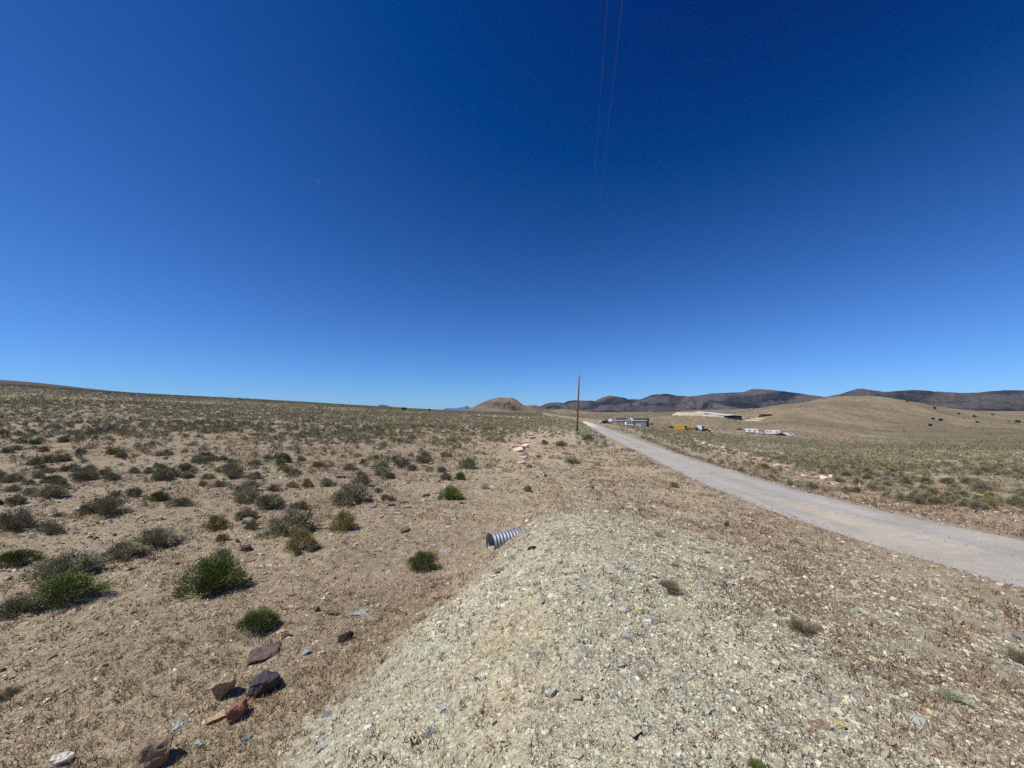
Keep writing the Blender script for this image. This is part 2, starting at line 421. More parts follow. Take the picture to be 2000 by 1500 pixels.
def build_road():
    d = np.concatenate([np.arange(-50, 40, 0.4), np.exp(np.arange(math.log(40), math.log(ROAD_END), 0.012))])
    a, b = road_edges(d)
    t = np.linspace(0, 1, 15)
    wob = lambda s, sc: 0.30 * fbm(d / sc, d * 0 + s, 61, 3)
    a = a + wob(1.0, 1.7); b = b + wob(5.0, 1.7)
    X = a[:, None] + (b - a)[:, None] * t[None, :]
    Y = np.repeat(d[:, None], 15, 1)
    crown = 0.05 * (1 - (2 * t - 1) ** 2) - 0.05 * (np.abs(2 * t - 1) > 0.98)
    Z = EYE + road_z(Y) + crown[None, :] - 0.02 * np.exp(-((t[None, :] - 0.3) / 0.07) ** 2) - 0.02 * np.exp(-((t[None, :] - 0.7) / 0.07) ** 2)
    Z = Z + 0.008
    V = np.stack([X, Y, Z], -1).reshape(-1, 3)
    n, k = X.shape
    i = np.arange(n - 1)[:, None]; j = np.arange(k - 1)[None, :]
    F = np.stack([i * k + j, i * k + j + 1, (i + 1) * k + j + 1, (i + 1) * k + j], -1).reshape(-1, 4)
    T = np.repeat(t[None, :], n, 0)
    rut = np.exp(-((T - 0.3) / 0.1) ** 2) + np.exp(-((T - 0.7) / 0.1) ** 2)
    c = np.broadcast_to(C_ROAD, X.shape + (3,)).copy()
    c = lerp(c, np.array(srgb(184, 179, 168)), np.clip(rut * (0.55 + 0.8 * fbm(T * 3, Y / 3.5, 73, 3)), 0, 1) * 0.7)
    c = lerp(c, np.array(srgb(150, 143, 130)), np.clip(fbm(T * 14, Y / 5, 74, 4) * 1.6, 0, 1) * 0.35)
    streak = np.clip(fbm(T * 9, Y / 9, 71, 3) * 2.2 - 0.1, 0, 1) * (1 - sstep(np.abs(Y - 11.5), 1.5, 5)) + .35 * np.clip(fbm(T * 11, Y / 12, 75, 3) * 2, 0, 1)
    c = lerp(c, np.array(srgb(192, 176, 146)), np.clip(streak, 0, 1) * 0.5)
    c = lerp(c, C_PALE * 1.15, sstep(Y, 120, 190) * 0.8)
    c = lerp(c, C_STUB, np.clip(sstep(np.abs(2 * T - 1), 0.86, 1.0), 0, 1) * 0.55)
    m = colmat('road_gravel', [(0.7, 4, 0.90, 1.10), (5.0, 4, 0.90, 1.10), (40.0, 4, 0.78, 1.22)], [(60.0, 0.012)])
    # streaks along the wheel tracks
    o = mesh_np('road', V, F, m, c.reshape(-1, 3), smooth=True)
    tag(o, 'pale grey gravel road running from the right into the distance', kind='structure')
build_road()

# ------------------------------------------------------------------ mountains
def ridge(name, label, sky_pts, D, front, back, c1, c2, foot_row, gully, spots=0.0, nx=420, ny=90, seed=0, jag=0.0):
    p = np.array(sky_pts, float)
    px = np.linspace(p[0, 0], p[-1, 0], nx)
    row = pchip(p[:, 0], p[:, 1], px)
    t = np.concatenate([np.linspace(0, 1, ny), 1 + np.linspace(0, 1, ny // 4)[1:]])
    PX, T = np.meshgrid(px, t, indexing='ij')
    ROW = np.repeat(row[:, None], len(t), 1)
    dep = np.where(T <= 1, D - front * (1 - T), D + back * (T - 1))
    X = (PX - 1000) / FPX * 0.9975 * D              # straight fall lines
    Zc = EYE + (805 - ROW) / FPX * D
    zf = EYE + (805 - foot_row) / FPX * (D - front)
    s = np.where(T <= 1, T ** 0.85, 1 - (T - 1) ** 1.3)
    Z = zf + (Zc - zf) * s
    g = np.minimum(ridged(X / gully, dep / gully * 0.7, 80 + seed, 5) - 0.72, 0.04)
    bump = np.clip(T, 0, 1) * np.clip(1.02 - T, 0, 1) * 4
    Z = Z + g * 1.35 * (Zc - zf) * bump
    Z = Z + jag * fbm(X / (gully * 0.22), dep / (gully * 0.22), 90 + seed, 5) * np.clip(T * 3, 0, 1)
    Z = np.where(T >= 1.99, zf - 60, Z); Z = np.where(T <= 0.001, zf - 40, Z)
    V = np.stack([X, dep, Z], -1).reshape(-1, 3)
    n, k = X.shape
    i = np.arange(n - 1)[:, None]; j = np.arange(k - 1)[None, :]
    F = np.stack([i * k + j, (i + 1) * k + j, (i + 1) * k + j + 1, i * k + j + 1], -1).reshape(-1, 4)
    q = np.clip(0.42 + 1.7 * fbm(X / (gully * 1.1), dep / (gully * 0.9), 95 + seed, 5) + 1.1 * (g + 0.25), 0, 1)
    c = lerp(np.broadcast_to(np.array(c1), X.shape + (3,)), np.array(c2), q)
    m = colmat(name + '_rock', [(9.0 / gully, 5, 1 - spots * .6, 1 + spots * .6), (30.0 / gully, 5, 0.72, 1.28), (150.0 / gully, 3, 1 - spots, 1 + spots * .6)], [(30.0 / gully, gully * 0.02)])
    o = mesh_np(name, V, F, m, c.reshape(-1, 3), smooth=True)
    return tag(o, label, kind='structure')

ridge('mountains', 'dark juniper-speckled mountain range on the horizon right of centre',
      [(1040,800),(1055,794),(1075,787),(1092,786),(1100,787.5),(1110,783),(1135,782),(1150,782),(1160,783),(1175,777),(1195,773),(1210,778),(1222,781),(1235,779),(1250,780),(1262,776),(1280,770.5),(1300,769.5),(1315,771),(1332,776),(1350,774),(1375,771),(1400,767.5),(1425,767),(1455,766),(1465,762),(1476,759),(1490,762),(1512,770),(1525,773),(1550,774.5),(1582,776),(1700,780),(1800,790)],
      5200, 1900, 900, srgb(38, 43, 48), srgb(94, 88, 88), 809, 380, 0.7, seed=1, jag=6, nx=900, ny=130)
ridge('near_mountains', 'dark juniper-covered mountain shoulder at the right edge',
      [(1560,800),(1600,781),(1632,772.5),(1662,766),(1685,759),(1700,761),(1720,765.5),(1750,764),(1787,762),(1825,765),(1862,767.5),(1912,766),(1962,762.5),(2000,762),(2150,760),(2400,770)],
      3600, 1200, 800, srgb(40, 44, 48), srgb(90, 85, 82), 809, 300, 0.7, seed=2, jag=4.5, nx=900, ny=130)
ridge('butte', 'brown flat-topped butte rising left of the utility pole',
      [(880,812),(905,806),(912,801),(926,794),(941,786),(958,779.5),(977,776),(989,777),(999,776.7),(1009,781),(1021,790),(1028,792),(1042,790.5),(1055,794),(1071,801),(1094,810)],
      1900, 420, 420, srgb(104, 92, 78), srgb(130, 116, 98), 810, 190, 0.35, nx=300, seed=3, jag=0.6)
ridge('low_hill', 'low olive hill at the foot of the dark mountains',
      [(1030,812),(1060,803),(1085,800),(1105,799.5),(1135,802.5),(1165,805),(1230,807.5),(1300,806),(1330,803),(1380,800),(1440,799),(1500,797),(1560,800),(1600,808)],
      2900, 700, 500, srgb(112, 104, 80), srgb(138, 124, 98), 810, 150, 0.2, nx=300, seed=4, jag=1.0)
ridge('distant_butte', 'small bluish butte peeping over the left plain',
      [(722,799),(735,794),(743,790),(748,789.6),(754,790.6),(763,794.5),(776,799)], 6000, 500, 500, srgb(80, 82, 88), srgb(96, 92, 92), 812, 200, 0.1, nx=60, ny=30, seed=5)
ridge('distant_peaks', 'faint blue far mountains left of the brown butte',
      [(850,806),(866,799.5),(873,797),(889,797),(900,795.5),(905,794.5),(911,792.5),(917,795.5),(930,798),(960,802)], 16000, 1500, 1500, srgb(84, 100, 132), srgb(100, 112, 138), 808, 500, 0.05, nx=90, ny=30, seed=6)  # blue of the haze is put into these peaks' base colours

# ------------------------------------------------------------------ labels
ORD = ['nearest', 'second nearest', 'third nearest', 'fourth nearest', 'fifth nearest', 'sixth nearest', 'seventh nearest', 'eighth nearest', 'ninth nearest', 'tenth nearest']
def unique_labels(items):
    """items: (object, label, depth); same labels get an ordinal by distance"""
    by = {}
    for o, l, d in items: by.setdefault(l, []).append((d, o))
    for l, g in by.items():
        g.sort(key=lambda q: q[0])
        for k, (d, o) in enumerate(g):
            if len(g) == 1: o['label'] = l
            elif len(g) == 2: o['label'] = ('nearer ' if k == 0 else 'farther ') + l
            elif k == len(g) - 1: o['label'] = 'farthest ' + l
            else: o['label'] = (ORD[k] if k < 10 else 'remote') + ' ' + l

# ------------------------------------------------------------------ shrubs
KINDS = {   # dark, light leaf colour, stem colour, leaf length, width, upright, height ratio
    'sage':   (srgb(110, 108, 84), srgb(174, 168, 136), srgb(124, 114, 100), 0.042, 0.019, 0.35, 0.60),
    'green':  (srgb(82, 95, 50), srgb(138, 147, 82), srgb(190, 184, 184), 0.050, 0.012, 0.8, 0.62),
    'olive':  (srgb(118, 112, 68), srgb(168, 158, 102), srgb(132, 112, 90), 0.042, 0.016, 0.5, 0.62),
    'dark':   (srgb(94, 88, 70), srgb(146, 138, 112), srgb(124, 110, 98), 0.050, 0.014, 0.7, 0.60),
    'pale':   (srgb(142, 146, 120), srgb(190, 192, 162), srgb(150, 140, 118), 0.042, 0.018, 0.5, 0.55),
    'grass':  (srgb(150, 122, 92), srgb(190, 164, 124), srgb(150, 124, 96), 0.16, 0.008, 1.2, 0.45),
}
def leaves(rng, kind, n, big=1.0, nclump=34):
    dk, lt, st, ll, lw, up, hr = KINDS[kind]
    dk = np.array(dk); lt = np.array(lt)
    th = rng.uniform(0, 2 * np.pi, nclump); cz = rng.uniform(0.02, 1, nclump) ** 0.9
    lob = 1 + 0.15 * np.sin(th * 2 + rng.uniform(0, 6)) + 0.12 * np.sin(th * 5 + rng.uniform(0, 6))
    rr = np.sqrt(1 - cz ** 2 * 0.96) * rng.uniform(0.55, 1.05, nclump) * lob
    cc = np.stack([rr * np.cos(th) * 0.45, rr * np.sin(th) * 0.45, (0.10 + 0.90 * cz * rng.uniform(0.7, 1.1, nclump)) * hr * 0.88], -1)
    ci = rng.integers(0, nclump, n)
    p = cc[ci] + rng.normal(0, 1, (n, 3)) * np.array([0.058, 0.058, 0.05]) * (1.15 if nclump < 20 else 1)
    inner = rng.random(n) < 0.22
    p[inner] *= rng.uniform(0.4, 0.9, (inner.sum(), 1))
    p[:, 2] = np.maximum(p[:, 2], 0.02)
    d = p * np.array([1.6, 1.6, 1.0]) + rng.normal(0, 0.22, (n, 3)); d[:, 2] += up * 0.45
    d /= np.linalg.norm(d, axis=1, keepdims=True)
    s = np.cross(d, rng.normal(0, 1, (n, 3))); s /= np.linalg.norm(s, axis=1, keepdims=True)
    L_ = ll * big * rng.uniform(0.6, 1.4, (n, 1)); Wd = lw * big * rng.uniform(0.7, 1.3, (n, 1))
    a = p - s * Wd / 2; b = p + s * Wd / 2; c = p + d * L_
    V = np.stack([a, b, c], 1).reshape(-1, 3)
    F = np.arange(3 * n).reshape(-1, 3)
    tone = rng.random(nclump)[ci] * 0.5 + rng.random(n) * 0.5
    col = lerp(dk[None] * np.ones((n, 3)), lt, tone)
    return V, F, np.repeat(col, 3, 0)

def stems(rng, kind, n):
    dk, lt, st, ll, lw, up, hr = KINDS[kind]
    V = []; F = []
    for k in range(n):
        th = rng.uniform(0, 6.28); r = rng.uniform(0.15, 0.42); h = rng.uniform(0.35, 0.95) * hr
        a = np.array([rng.normal(0, .03), rng.normal(0, .03), -0.02]); c = np.array([r * math.cos(th), r * math.sin(th), h * (1.1 - r)])
        m = (a + c) / 2 + rng.normal(0, 0.035, 3) - np.array([0, 0, 0.03])
        w0 = rng.uniform(0.008, 0.016)
        P = [a, m, c]; Wd = [w0, w0 * 0.7, w0 * 0.25]
        o = len(V)
        for q, w in zip(P, Wd):
            for j in range(3):
                V.append(q + w * np.array([math.cos(2.09 * j), math.sin(2.09 * j), 0]))
        for s_ in range(2):
            for j in range(3):
                F.append((o + s_ * 3 + j, o + s_ * 3 + (j + 1) % 3, o + s_ * 3 + 3 + (j + 1) % 3, o + s_ * 3 + 3 + j))
    V = np.array(V); F = np.array(F)
    return V, F, np.array(st)[None] * rng.uniform(0.8, 1.2, (len(V), 1))

M_LEAF = colmat('shrub_leaf', [(3.0, 3, 0.85, 1.15)], (), rough=0.8, objrand=0.14)
M_STEM = colmat('shrub_stem', [(20.0, 3, 0.8, 1.2)], (), rough=0.9)
PROTO = {}
def proto(kind, i):
    if (kind, i) not in PROTO:
        rng = np.random.default_rng(100 + i * 17 + sum(map(ord, kind)))
        n = {'sage': 6500, 'green': 11000, 'olive': 6500, 'dark': 4200, 'pale': 2600, 'grass': 1300}[kind]
        lf = mesh_np('foliage', *leaves(rng, kind, n)[:2], M_LEAF, None)
        bpy.data.objects.remove(lf)
        rng = np.random.default_rng(100 + i * 17 + sum(map(ord, kind)))
        V, F, c = leaves(rng, kind, n, nclump=70 if kind == 'green' else 46)
        lf = mesh_np('foliage', V, F, M_LEAF, c); me1 = lf.data; bpy.data.objects.remove(lf)
        V, F, c = stems(rng, kind, 46 if kind in ('dark', 'green') else 26)
        st = mesh_np('stems', V, F, M_STEM, c); me2 = st.data; bpy.data.objects.remove(st)
        PROTO[(kind, i)] = (me1, me2)
    return PROTO[(kind, i)]

NAMES = {'sage': 'sagebrush', 'green': 'green_shrub', 'olive': 'yellowish_shrub', 'dark': 'dry_shrub', 'pale': 'pale_shrub', 'grass': 'dry_grass_clump'}
def put_shrub(x, y, diam, kind, var, rz, h=1.0, label=None, group=None, squash=1.0):
    root = empty(NAMES[kind], (x, y, G(x, y) - 0.02 * diam), rz)
    root.scale = (diam, diam * squash, diam * h)
    m1, m2 = proto(kind, var)
    a = bpy.data.objects.new('foliage', m1); COL.objects.link(a); a.parent = root
    b = bpy.data.objects.new('stems', m2); COL.objects.link(b); b.parent = root
    return tag(root, label, 'grass clump' if kind == 'grass' else 'shrub', group)

# shrubs one can point at: centre column, base row, width in photograph pixels, kind, height factor, label
HAND = [
 (415, 1168, 132, 'green', 1.05, 'bright green bush with bare grey twigs showing at its front'),
 (125, 1190, 165, 'green', 0.62, 'wide low green bush below the grey one near the left edge'),
 (40, 1205, 110, 'sage', 0.6, 'grey-green bush joined to the left end of the low green bush'),
 (30, 1108, 95, 'green', 0.8, 'green bush cut by the left edge of the photo below the dark twiggy one'),
 (28, 1042, 90, 'dark', 0.9, 'dark twiggy bush at the left edge above the green bush'),
 (128, 1138, 125, 'sage', 0.85, 'wide pale grey-green sagebrush just behind the low green bush'),
 (235, 1098, 90, 'sage', 0.75, 'left half of the double sagebrush, paler and lower'),
 (305, 1074, 82, 'sage', 0.95, 'right half of the double sagebrush, darker with black shade below'),
 (204, 1012, 100, 'dark', 0.75, 'broad olive-grey bush with dark base left of the middle plain'),
 (423, 1037, 52, 'olive', 1.0, 'small round olive bush between the broad bush and the dark rocks'),
 (572, 1050, 110, 'sage', 0.8, 'wide grey sagebrush directly above a yellowish bush'),
 (587, 1082, 74, 'olive', 0.95, 'yellowish bush touching the front of the wide grey sagebrush'),
 (671, 1040, 60, 'olive', 1.05, 'round yellow-green bush with brown base near the pale cap stone'),
 (688, 988, 76, 'sage', 0.95, 'rounded grey sagebrush below a dry tan topped clump'),
 (706, 955, 44, 'dark', 1.1, 'small dry topped bush just above the rounded grey sagebrush'),
 (880, 978, 52, 'green', 0.95, 'dark green bush standing alone beside the gravel above the culvert'),
 (828, 1118, 70, 'green', 0.85, 'green cushion bush left of the flat slab below the culvert'),
 (503, 1245, 92, 'green', 0.8, 'olive-green bush beside the purple slab'),
 (482, 1015, 48, 'sage', 0.8, 'small leafy shrub at the left foot of the twin sagebrush'),
 (525, 998, 64, 'sage', 0.95, 'larger sagebrush of the twin pair, round and grey'),
 (482, 985, 52, 'sage', 1.0, 'darker upright sagebrush beside the round grey one of the twin pair'),
 (584, 1004, 48, 'dark', 0.85, 'low dark grey shrub right of the twin sagebrush'),
 (437, 1092, 30, 'sage', 1.1, 'little upright shrub left of the two dark boulders'),
 (490, 1035, 30, 'sage', 1.1, 'tiny shrub growing behind the small round boulder'),
 (355, 990, 50, 'dark', 0.7, 'low blackish shrub between the broad bush and the twin pair'),
 (308, 980, 42, 'green', 0.9, 'mid green shrub above the low blackish one'),
 (262, 972, 34, 'dark', 1.1, 'thin twiggy shrub left of the mid green one'),
 (98, 975, 66, 'sage', 0.7, 'flat sagebrush near the left edge above the dark twiggy bush'),
 (455, 936, 48, 'sage', 1.3, 'tall grey bushy sagebrush standing above the others of the left plain'),
 (497, 938, 34, 'dark', 0.8, 'squat dark shrub just right of the tall grey sagebrush'),
 (427, 952, 28, 'dark', 0.9, 'small brownish dry shrub below the tall grey sagebrush'),
 (916, 917, 36, 'sage', 1.2, 'round grey-blue bush nearest the white boulder'),
 (899, 938, 26, 'green', 1.1, 'small green bush right below the grey-blue bush'),
 (829, 906, 40, 'sage', 1.1, 'grey bush, right one of the two below the dense plain'),
 (790, 912, 28, 'dark', 1.15, 'dark round bush, left one of the two below the dense plain'),
 (745, 930, 30, 'sage', 0.9, 'small sprawling grey shrub right of the brown flat rock'),
 (684, 920, 32, 'sage', 0.8, 'small green-grey shrub above the flat dark stones'),
 (1286, 1050, 28, 'pale', 0.9, 'pale grey-green tuft alone on the gravel, left one of the pair'),
 (1390, 1056, 26, 'pale', 0.9, 'pale grey-green tuft alone on the gravel, nearer the road'),
 (1420, 1030, 12, 'green', 1.9, 'thin little green sprig near the road edge'),
 (1557, 1062, 34, 'pale', 0.7, 'flat pale tuft by the near edge of the road'),
 (1858, 1378, 66, 'pale', 0.75, 'silvery pale bush on the gravel in the lower right corner'),
 (1565, 1242, 60, 'dark', 0.7, 'dead grey twiggy shrub on the right gravel slope'),
 (1990, 1300, 70, 'dark', 0.7, 'brown-green bush cut by the right edge of the photo'),
 (1305, 1160, 62, 'dark', 0.45, 'low dark sprawling shrub on the crest of the gravel bank'),
 (1478, 1512, 40, 'green', 0.6, 'green grass tuft at the bottom edge of the photo'),
 (1118, 907, 40, 'dark', 0.5, 'flat greyish shrub below the utility pole'),
 (1064, 868, 16, 'sage', 1.0, 'small round shrub right of the rock pile'),
 (1097, 872, 28, 'sage', 0.7, 'low shrub between the rock pile and the pole'),
 (1148, 862, 34, 'dark', 0.7, 'dark shrub right below the foot of the pole'),
 (1031, 962, 20, 'dark', 1.0, 'small rusty brown shrub on the gravel flat'),
 (1505, 938, 28, 'sage', 0.85, 'blue-grey sagebrush at the far road edge, the darker of a pair'),
 (1480, 929, 20, 'pale', 0.9, 'pale round sagebrush at the far road edge beside the darker one'),
 (1495, 916, 26, 'olive', 0.7, 'brownish shrub behind the roadside pair'),
 (1532, 936, 26, 'pale', 0.6, 'pale flat shrub right of the roadside pair'),
 (1559, 946, 22, 'green', 0.6, 'small green shrub further right along the far road edge'),
 (1709, 954, 34, 'sage', 0.8, 'dark sagebrush at the near rim of the right plain'),
 (1750, 997, 18, 'pale', 0.6, 'little blue-green tuft in the dry grass beyond the road'),
 (10, 1370, 60, 'dark', 0.5, 'dark low plant at the left edge above the watermark corner'),
]
hand_xy = []
for i, (px, py, w, kind, h, lab) in enumerate(HAND):
    x, y, z = at(px, py)
    ca = math.cos(math.atan2(abs(x), y))
    d = w / FPX * y * 0.98 * (0.5 + 0.5 * ca) * (0.90 if kind == 'green' else 1.0)
    hand_xy.append((x, y, d)); rr_ = math.hypot(x, y); x += x / rr_ * d * .36; y += y / rr_ * d * .36
    put_shrub(x, y, d, kind, i % 3, float(RNG.uniform(0, 6.28)), h, lab)

# scattered shrubs over the plains
def scatter_shrubs():
    rng = np.random.default_rng(21)
    bands = [(7, 14, 1.7), (14, 32, 2.3), (32, 60, 1.6), (60, 120, 1.35), (120, 260, 0.70), (260, 560, 0.20), (560, 1100, 0.055)]
    P = []
    for r0, r1, dens in bands:
        a0, a1 = math.radians(-58), math.radians(58)
        n = int(dens * (r1 ** 2 - r0 ** 2) / 2 * (a1 - a0))
        a = rng.uniform(a0, a1, n); r = np.sqrt(rng.uniform(r0 ** 2, r1 ** 2, n))
        x = r * np.sin(a); y = r * np.cos(a)
        px = 1000 + FPX * x / y
        ne, fe = road_edges(y)
        droad_r = x - fe; droad_l = ne - x
        cl = fbm(x / 9, y / 9, 22, 4) + 0.5 * fbm(x / 2.3, y / 2.3, 23, 2)
        left = (px < 985 + 0 * x) | ((droad_l > 14) & (y > 60))
        dl = sstep(r, 9, 27) * 0.98 + 0.03
        dl = dl * np.clip(0.75 + 0.9 * cl * (1 - 0.6 * sstep(r, 25, 60)), 0, 1.2)
        near = sstep(px, 985, 880)     # thin out towards the spur
        dl = np.where((px < 985) & (r < 35), dl * (0.15 + 0.85 * near), dl)
        dr = sstep(droad_r, 2.5 + 0.02 * y, 7 + 0.03 * y) * np.clip(0.85 + 0.6 * cl, 0.1, 1.2)
        strip = ((droad_r > 0.8) & (droad_r < 4.0) & (y > 20) & (y < 150)) * np.clip(1.1 + cl, 0, 1.2)
        strip2 = ((droad_l > 0.8) & (droad_l < 6.0) & (y > 45)) * np.clip(1.2 + cl, 0, 1.2)
        wedge = (droad_l > 1) & (px > 985) * (y > 14)
        pr = np.where(left, dl, 0)
        pr = np.where(droad_r > 0, np.maximum(dr, strip), pr)
        pr = np.where(wedge & ~left, np.maximum(0.05 + 0.5 * sstep(y, 50, 110), strip2 * 1.0), pr)
        pr = np.where((droad_r < 0.8) & (droad_l < 0.5) & (y < ROAD_END), 0, pr)
        pr = pr * np.where((px > 1130) & (r > 230) & (px < 1900), 0.55, 1)
        k = rng.random(n) < pr
        strip_f = ((strip > 0) | (strip2 > 0)) & k
        D = rng.uniform(0.22, 0.92, n) ** np.where(r < 34, 1.45, 1.15) * (0.72 + 0.28 * sstep(r, 25, 70)) * (1 + 0.35 * cl.clip(-.5, 1)) * np.where(r > 120, 1.15, 1) * np.where(r > 260, 1.3, 1) * np.where(r > 560, 1.5, 1)
        D = np.where(r < 14, D * 0.6, D)
        u = rng.random(n)
        kd = np.where(u < 0.56, 0, np.where(u < 0.575, 1, np.where(u < 0.68, 2, np.where(u < 0.95, 3, 4))))
        kd = np.where(strip_f & (rng.random(n) < 0.6), 4, kd)
        P.append(np.stack([x, y, D, kd, rng.uniform(0, 6.28, n), rng.integers(0, 3, n), rng.uniform(0.75, 1.15, n)], -1)[k])
    P = np.concatenate(P)
    hx = np.array(hand_xy)
    dd = np.hypot(P[:, None, 0] - hx[None, :, 0], P[:, None, 1] - hx[None, :, 1] - 0.3 * hx[None, :, 2])
    P = P[(dd > 0.45 * hx[None, :, 2] + P[:, None, 2] * 0.4).all(1)]
    for (cx, cy, cr) in KEEP_CLEAR:
        P = P[np.hypot(P[:, 0] - cx, P[:, 1] - cy) > cr]
    return P
KN = ['sage', 'green', 'olive', 'dark', 'pale']
KEEP_CLEAR = [at(1127, 843)[:2] + (1.2,), at_depth(1233, 205)[:2] + (14,), at_depth(1345, 230)[:2] + (13,), at_depth(1466, 250)[:2] + (9,), at_depth(1515, 250)[:2] + (13,),
              at_depth(1190, 212)[:2] + (8,), at(975, 1060)[:2] + (2.0,)]
ROW_CLEAR = [(at(a, b), 1.5) for a, b in [(1002,882),(1016,873),(1030,860),(1042,851),(1047,849),(1066,844),(1086,840)]] + [(at(a, b), 1.7) for a, b in
    [(1300,850),(1310,851.5),(1320,853),(1332,855.5),(1345,858),(1357,861),(1370,864),(1379,868),(1388,873),(1395,873),(1402,873),(1417,878),(1432,884),(1452,890),(1468,892),(1481,896),(1495,900),(1510,906),(1525,912),(1542,917),(1560,922),(1575,928),(1590,935),(1610,943),(1630,952)]]
KEEP_CLEAR += [(p[0], p[1] + 0.3, r) for p, r in ROW_CLEAR]
SH = scatter_shrubs()
pxs = 1000 + FPX * SH[:, 0] / SH[:, 1]
app = SH[:, 2] / SH[:, 1] * ((pxs > -40) & (pxs < 2040))
order = np.argsort(-app)
NIND = 300 - len(HAND)
ind, rest = order[:NIND], order[NIND:]
LB = {'sage': 'grey-green sagebrush', 'green': 'small green shrub', 'olive': 'small yellowish shrub', 'dark': 'dark twiggy dry shrub', 'pale': 'pale silvery shrub'}
ZL = [(150, 'near the left edge'), (300, 'above the broad olive-grey bush'), (430, 'left of the tall grey sagebrush'), (560, 'above the twin sagebrush'), (700, 'above the rounded grey sagebrush'), (860, 'above the two round bushes'), (1050, 'beside the rock pile')]
ZR_ = [(1230, 'between the road and the house'), (1330, 'on the flat left of the yellow container'), (1400, 'on the flat below the yellow container'), (1460, 'on the flat below the tan shed'), (1560, 'on the flat below the parked trailers'), (1660, 'behind the upright white block'),
       (1760, 'around the dark rim sagebrush'), (1880, 'on the right flat below the tan hill'), (2100, 'on the flat near the right edge')]
items = []
for i in ind:
    x, y, D, kd, rz, var, h = SH[i]; kind = KN[int(kd)]; p = pxs[i]
    right = x > road_edges(y)[1]
    side = 'of the left plain' if p < 1050 and not right else ('beyond the gravel road' if right else 'between pole and road')
    zone = ('in the wedge between pole and road' if not right else [z for q, z in ZR_ if p < q][0]) if p >= 1050 or right else [z for q, z in ZL if p < q][0]
    a_ = app[i] * FPX
    word = ('small ' if a_ < 24 else 'mid-sized ' if a_ < 36 else 'big ') + ('low ' if h < 0.87 else 'rounded ' if h < 1.02 else 'tall ')
    lb = LB[kind].replace('small ', '')
    o = put_shrub(x, y, D, kind, int(var), rz, h, None, LB[kind].replace('shrub', 'shrubs').replace('sagebrush', 'sagebrushes') + ' ' + side)
    items.append((o, word + lb + ' ' + zone, y))
unique_labels(items)

def merged(name, P, zs, nleaf, nclump, big, label, cat, nvar=5, seed=0):
    rng = np.random.default_rng(seed)
    Vs, Fs, Cs = [], [], []; off = 0
    for ki, kind in enumerate(KN):
        for v in range(nvar):
            sel = np.where((P[:, 3] == ki) & ((np.arange(len(P)) % nvar) == v))[0]
            if not len(sel): continue
            V, F, c = leaves(rng, kind, nleaf, big, nclump)
            # a little thicker leaves for tiny shrubs
            ca, sa = np.cos(P[sel, 4]), np.sin(P[sel, 4]); D = P[sel, 2][:, None]
            X = (V[None, :, 0] * ca[:, None] - V[None, :, 1] * sa[:, None]) * D + P[sel, 0][:, None]
            Y = (V[None, :, 0] * sa[:, None] + V[None, :, 1] * ca[:, None]) * D + P[sel, 1][:, None]
            Z = V[None, :, 2] * D * P[sel, 6][:, None] + zs[sel][:, None]
            Vs.append(np.stack([X, Y, Z], -1).reshape(-1, 3))
            Fs.append((F[None] + (np.arange(len(sel)) * len(V))[:, None, None] + off).reshape(-1, 3)); off += len(sel) * len(V)
            Cs.append((c[None] * rng.uniform(0.85, 1.15, (len(sel), 1, 1))).reshape(-1, 3))
    o = mesh_np(name, np.concatenate(Vs), np.concatenate(Fs), M_LEAF, np.concatenate(Cs) * 1.0)
    return tag(o, label, cat, kind='stuff')
R_ = np.hypot(SH[rest, 0], SH[rest, 1])
PR = SH[rest]; ZR = ground(PR[:, 0], PR[:, 1]) - 0.02
a = R_ < 75; b = (R_ >= 75) & (R_ < 150); c = R_ >= 150
merged('sagebrush_cover', PR[a], ZR[a], 210, 18, 3.2, 'sagebrush cover spread over the middle distance of the plains', 'shrubs', seed=1)
merged('distant_sagebrush_cover', PR[b], ZR[b], 44, 9, 6.2, 'finer sagebrush cover further out on the plains', 'shrubs', seed=2)
merged('far_sagebrush_cover', PR[c], ZR[c], 11, 7, 10.5, 'sagebrush specks covering the far plain and the hill slopes', 'shrubs', seed=3)

# ------------------------------------------------------------------ stones
def hull(rng, n=14, flat=0.6, elong=1.3):
    bm = bmesh.new()
    for _ in range(n):
        v = rng.normal(0, 1, 3); v /= np.linalg.norm(v); v = np.sign(v) * np.abs(v) ** 0.62 * rng.uniform(0.72, 0.95)
        bm.verts.new((v[0] * 0.5 * elong, v[1] * 0.5, v[2] * 0.5 * flat))
    r = bmesh.ops.convex_hull(bm, input=bm.verts)
    bmesh.ops.delete(bm, geom=[g for g in r['geom_interior'] if isinstance(g, bmesh.types.BMVert)], context='VERTS')
    return bm

def hull_arrays(rng, n, flat, elong):
    bm = hull(rng, n, flat, elong); bmesh.ops.triangulate(bm, faces=bm.faces); bm.verts.index_update()
    V = np.array([v.co[:] for v in bm.verts]); F = np.array([[v.index for v in f.verts] for f in bm.faces]); bm.free()
    return V, F

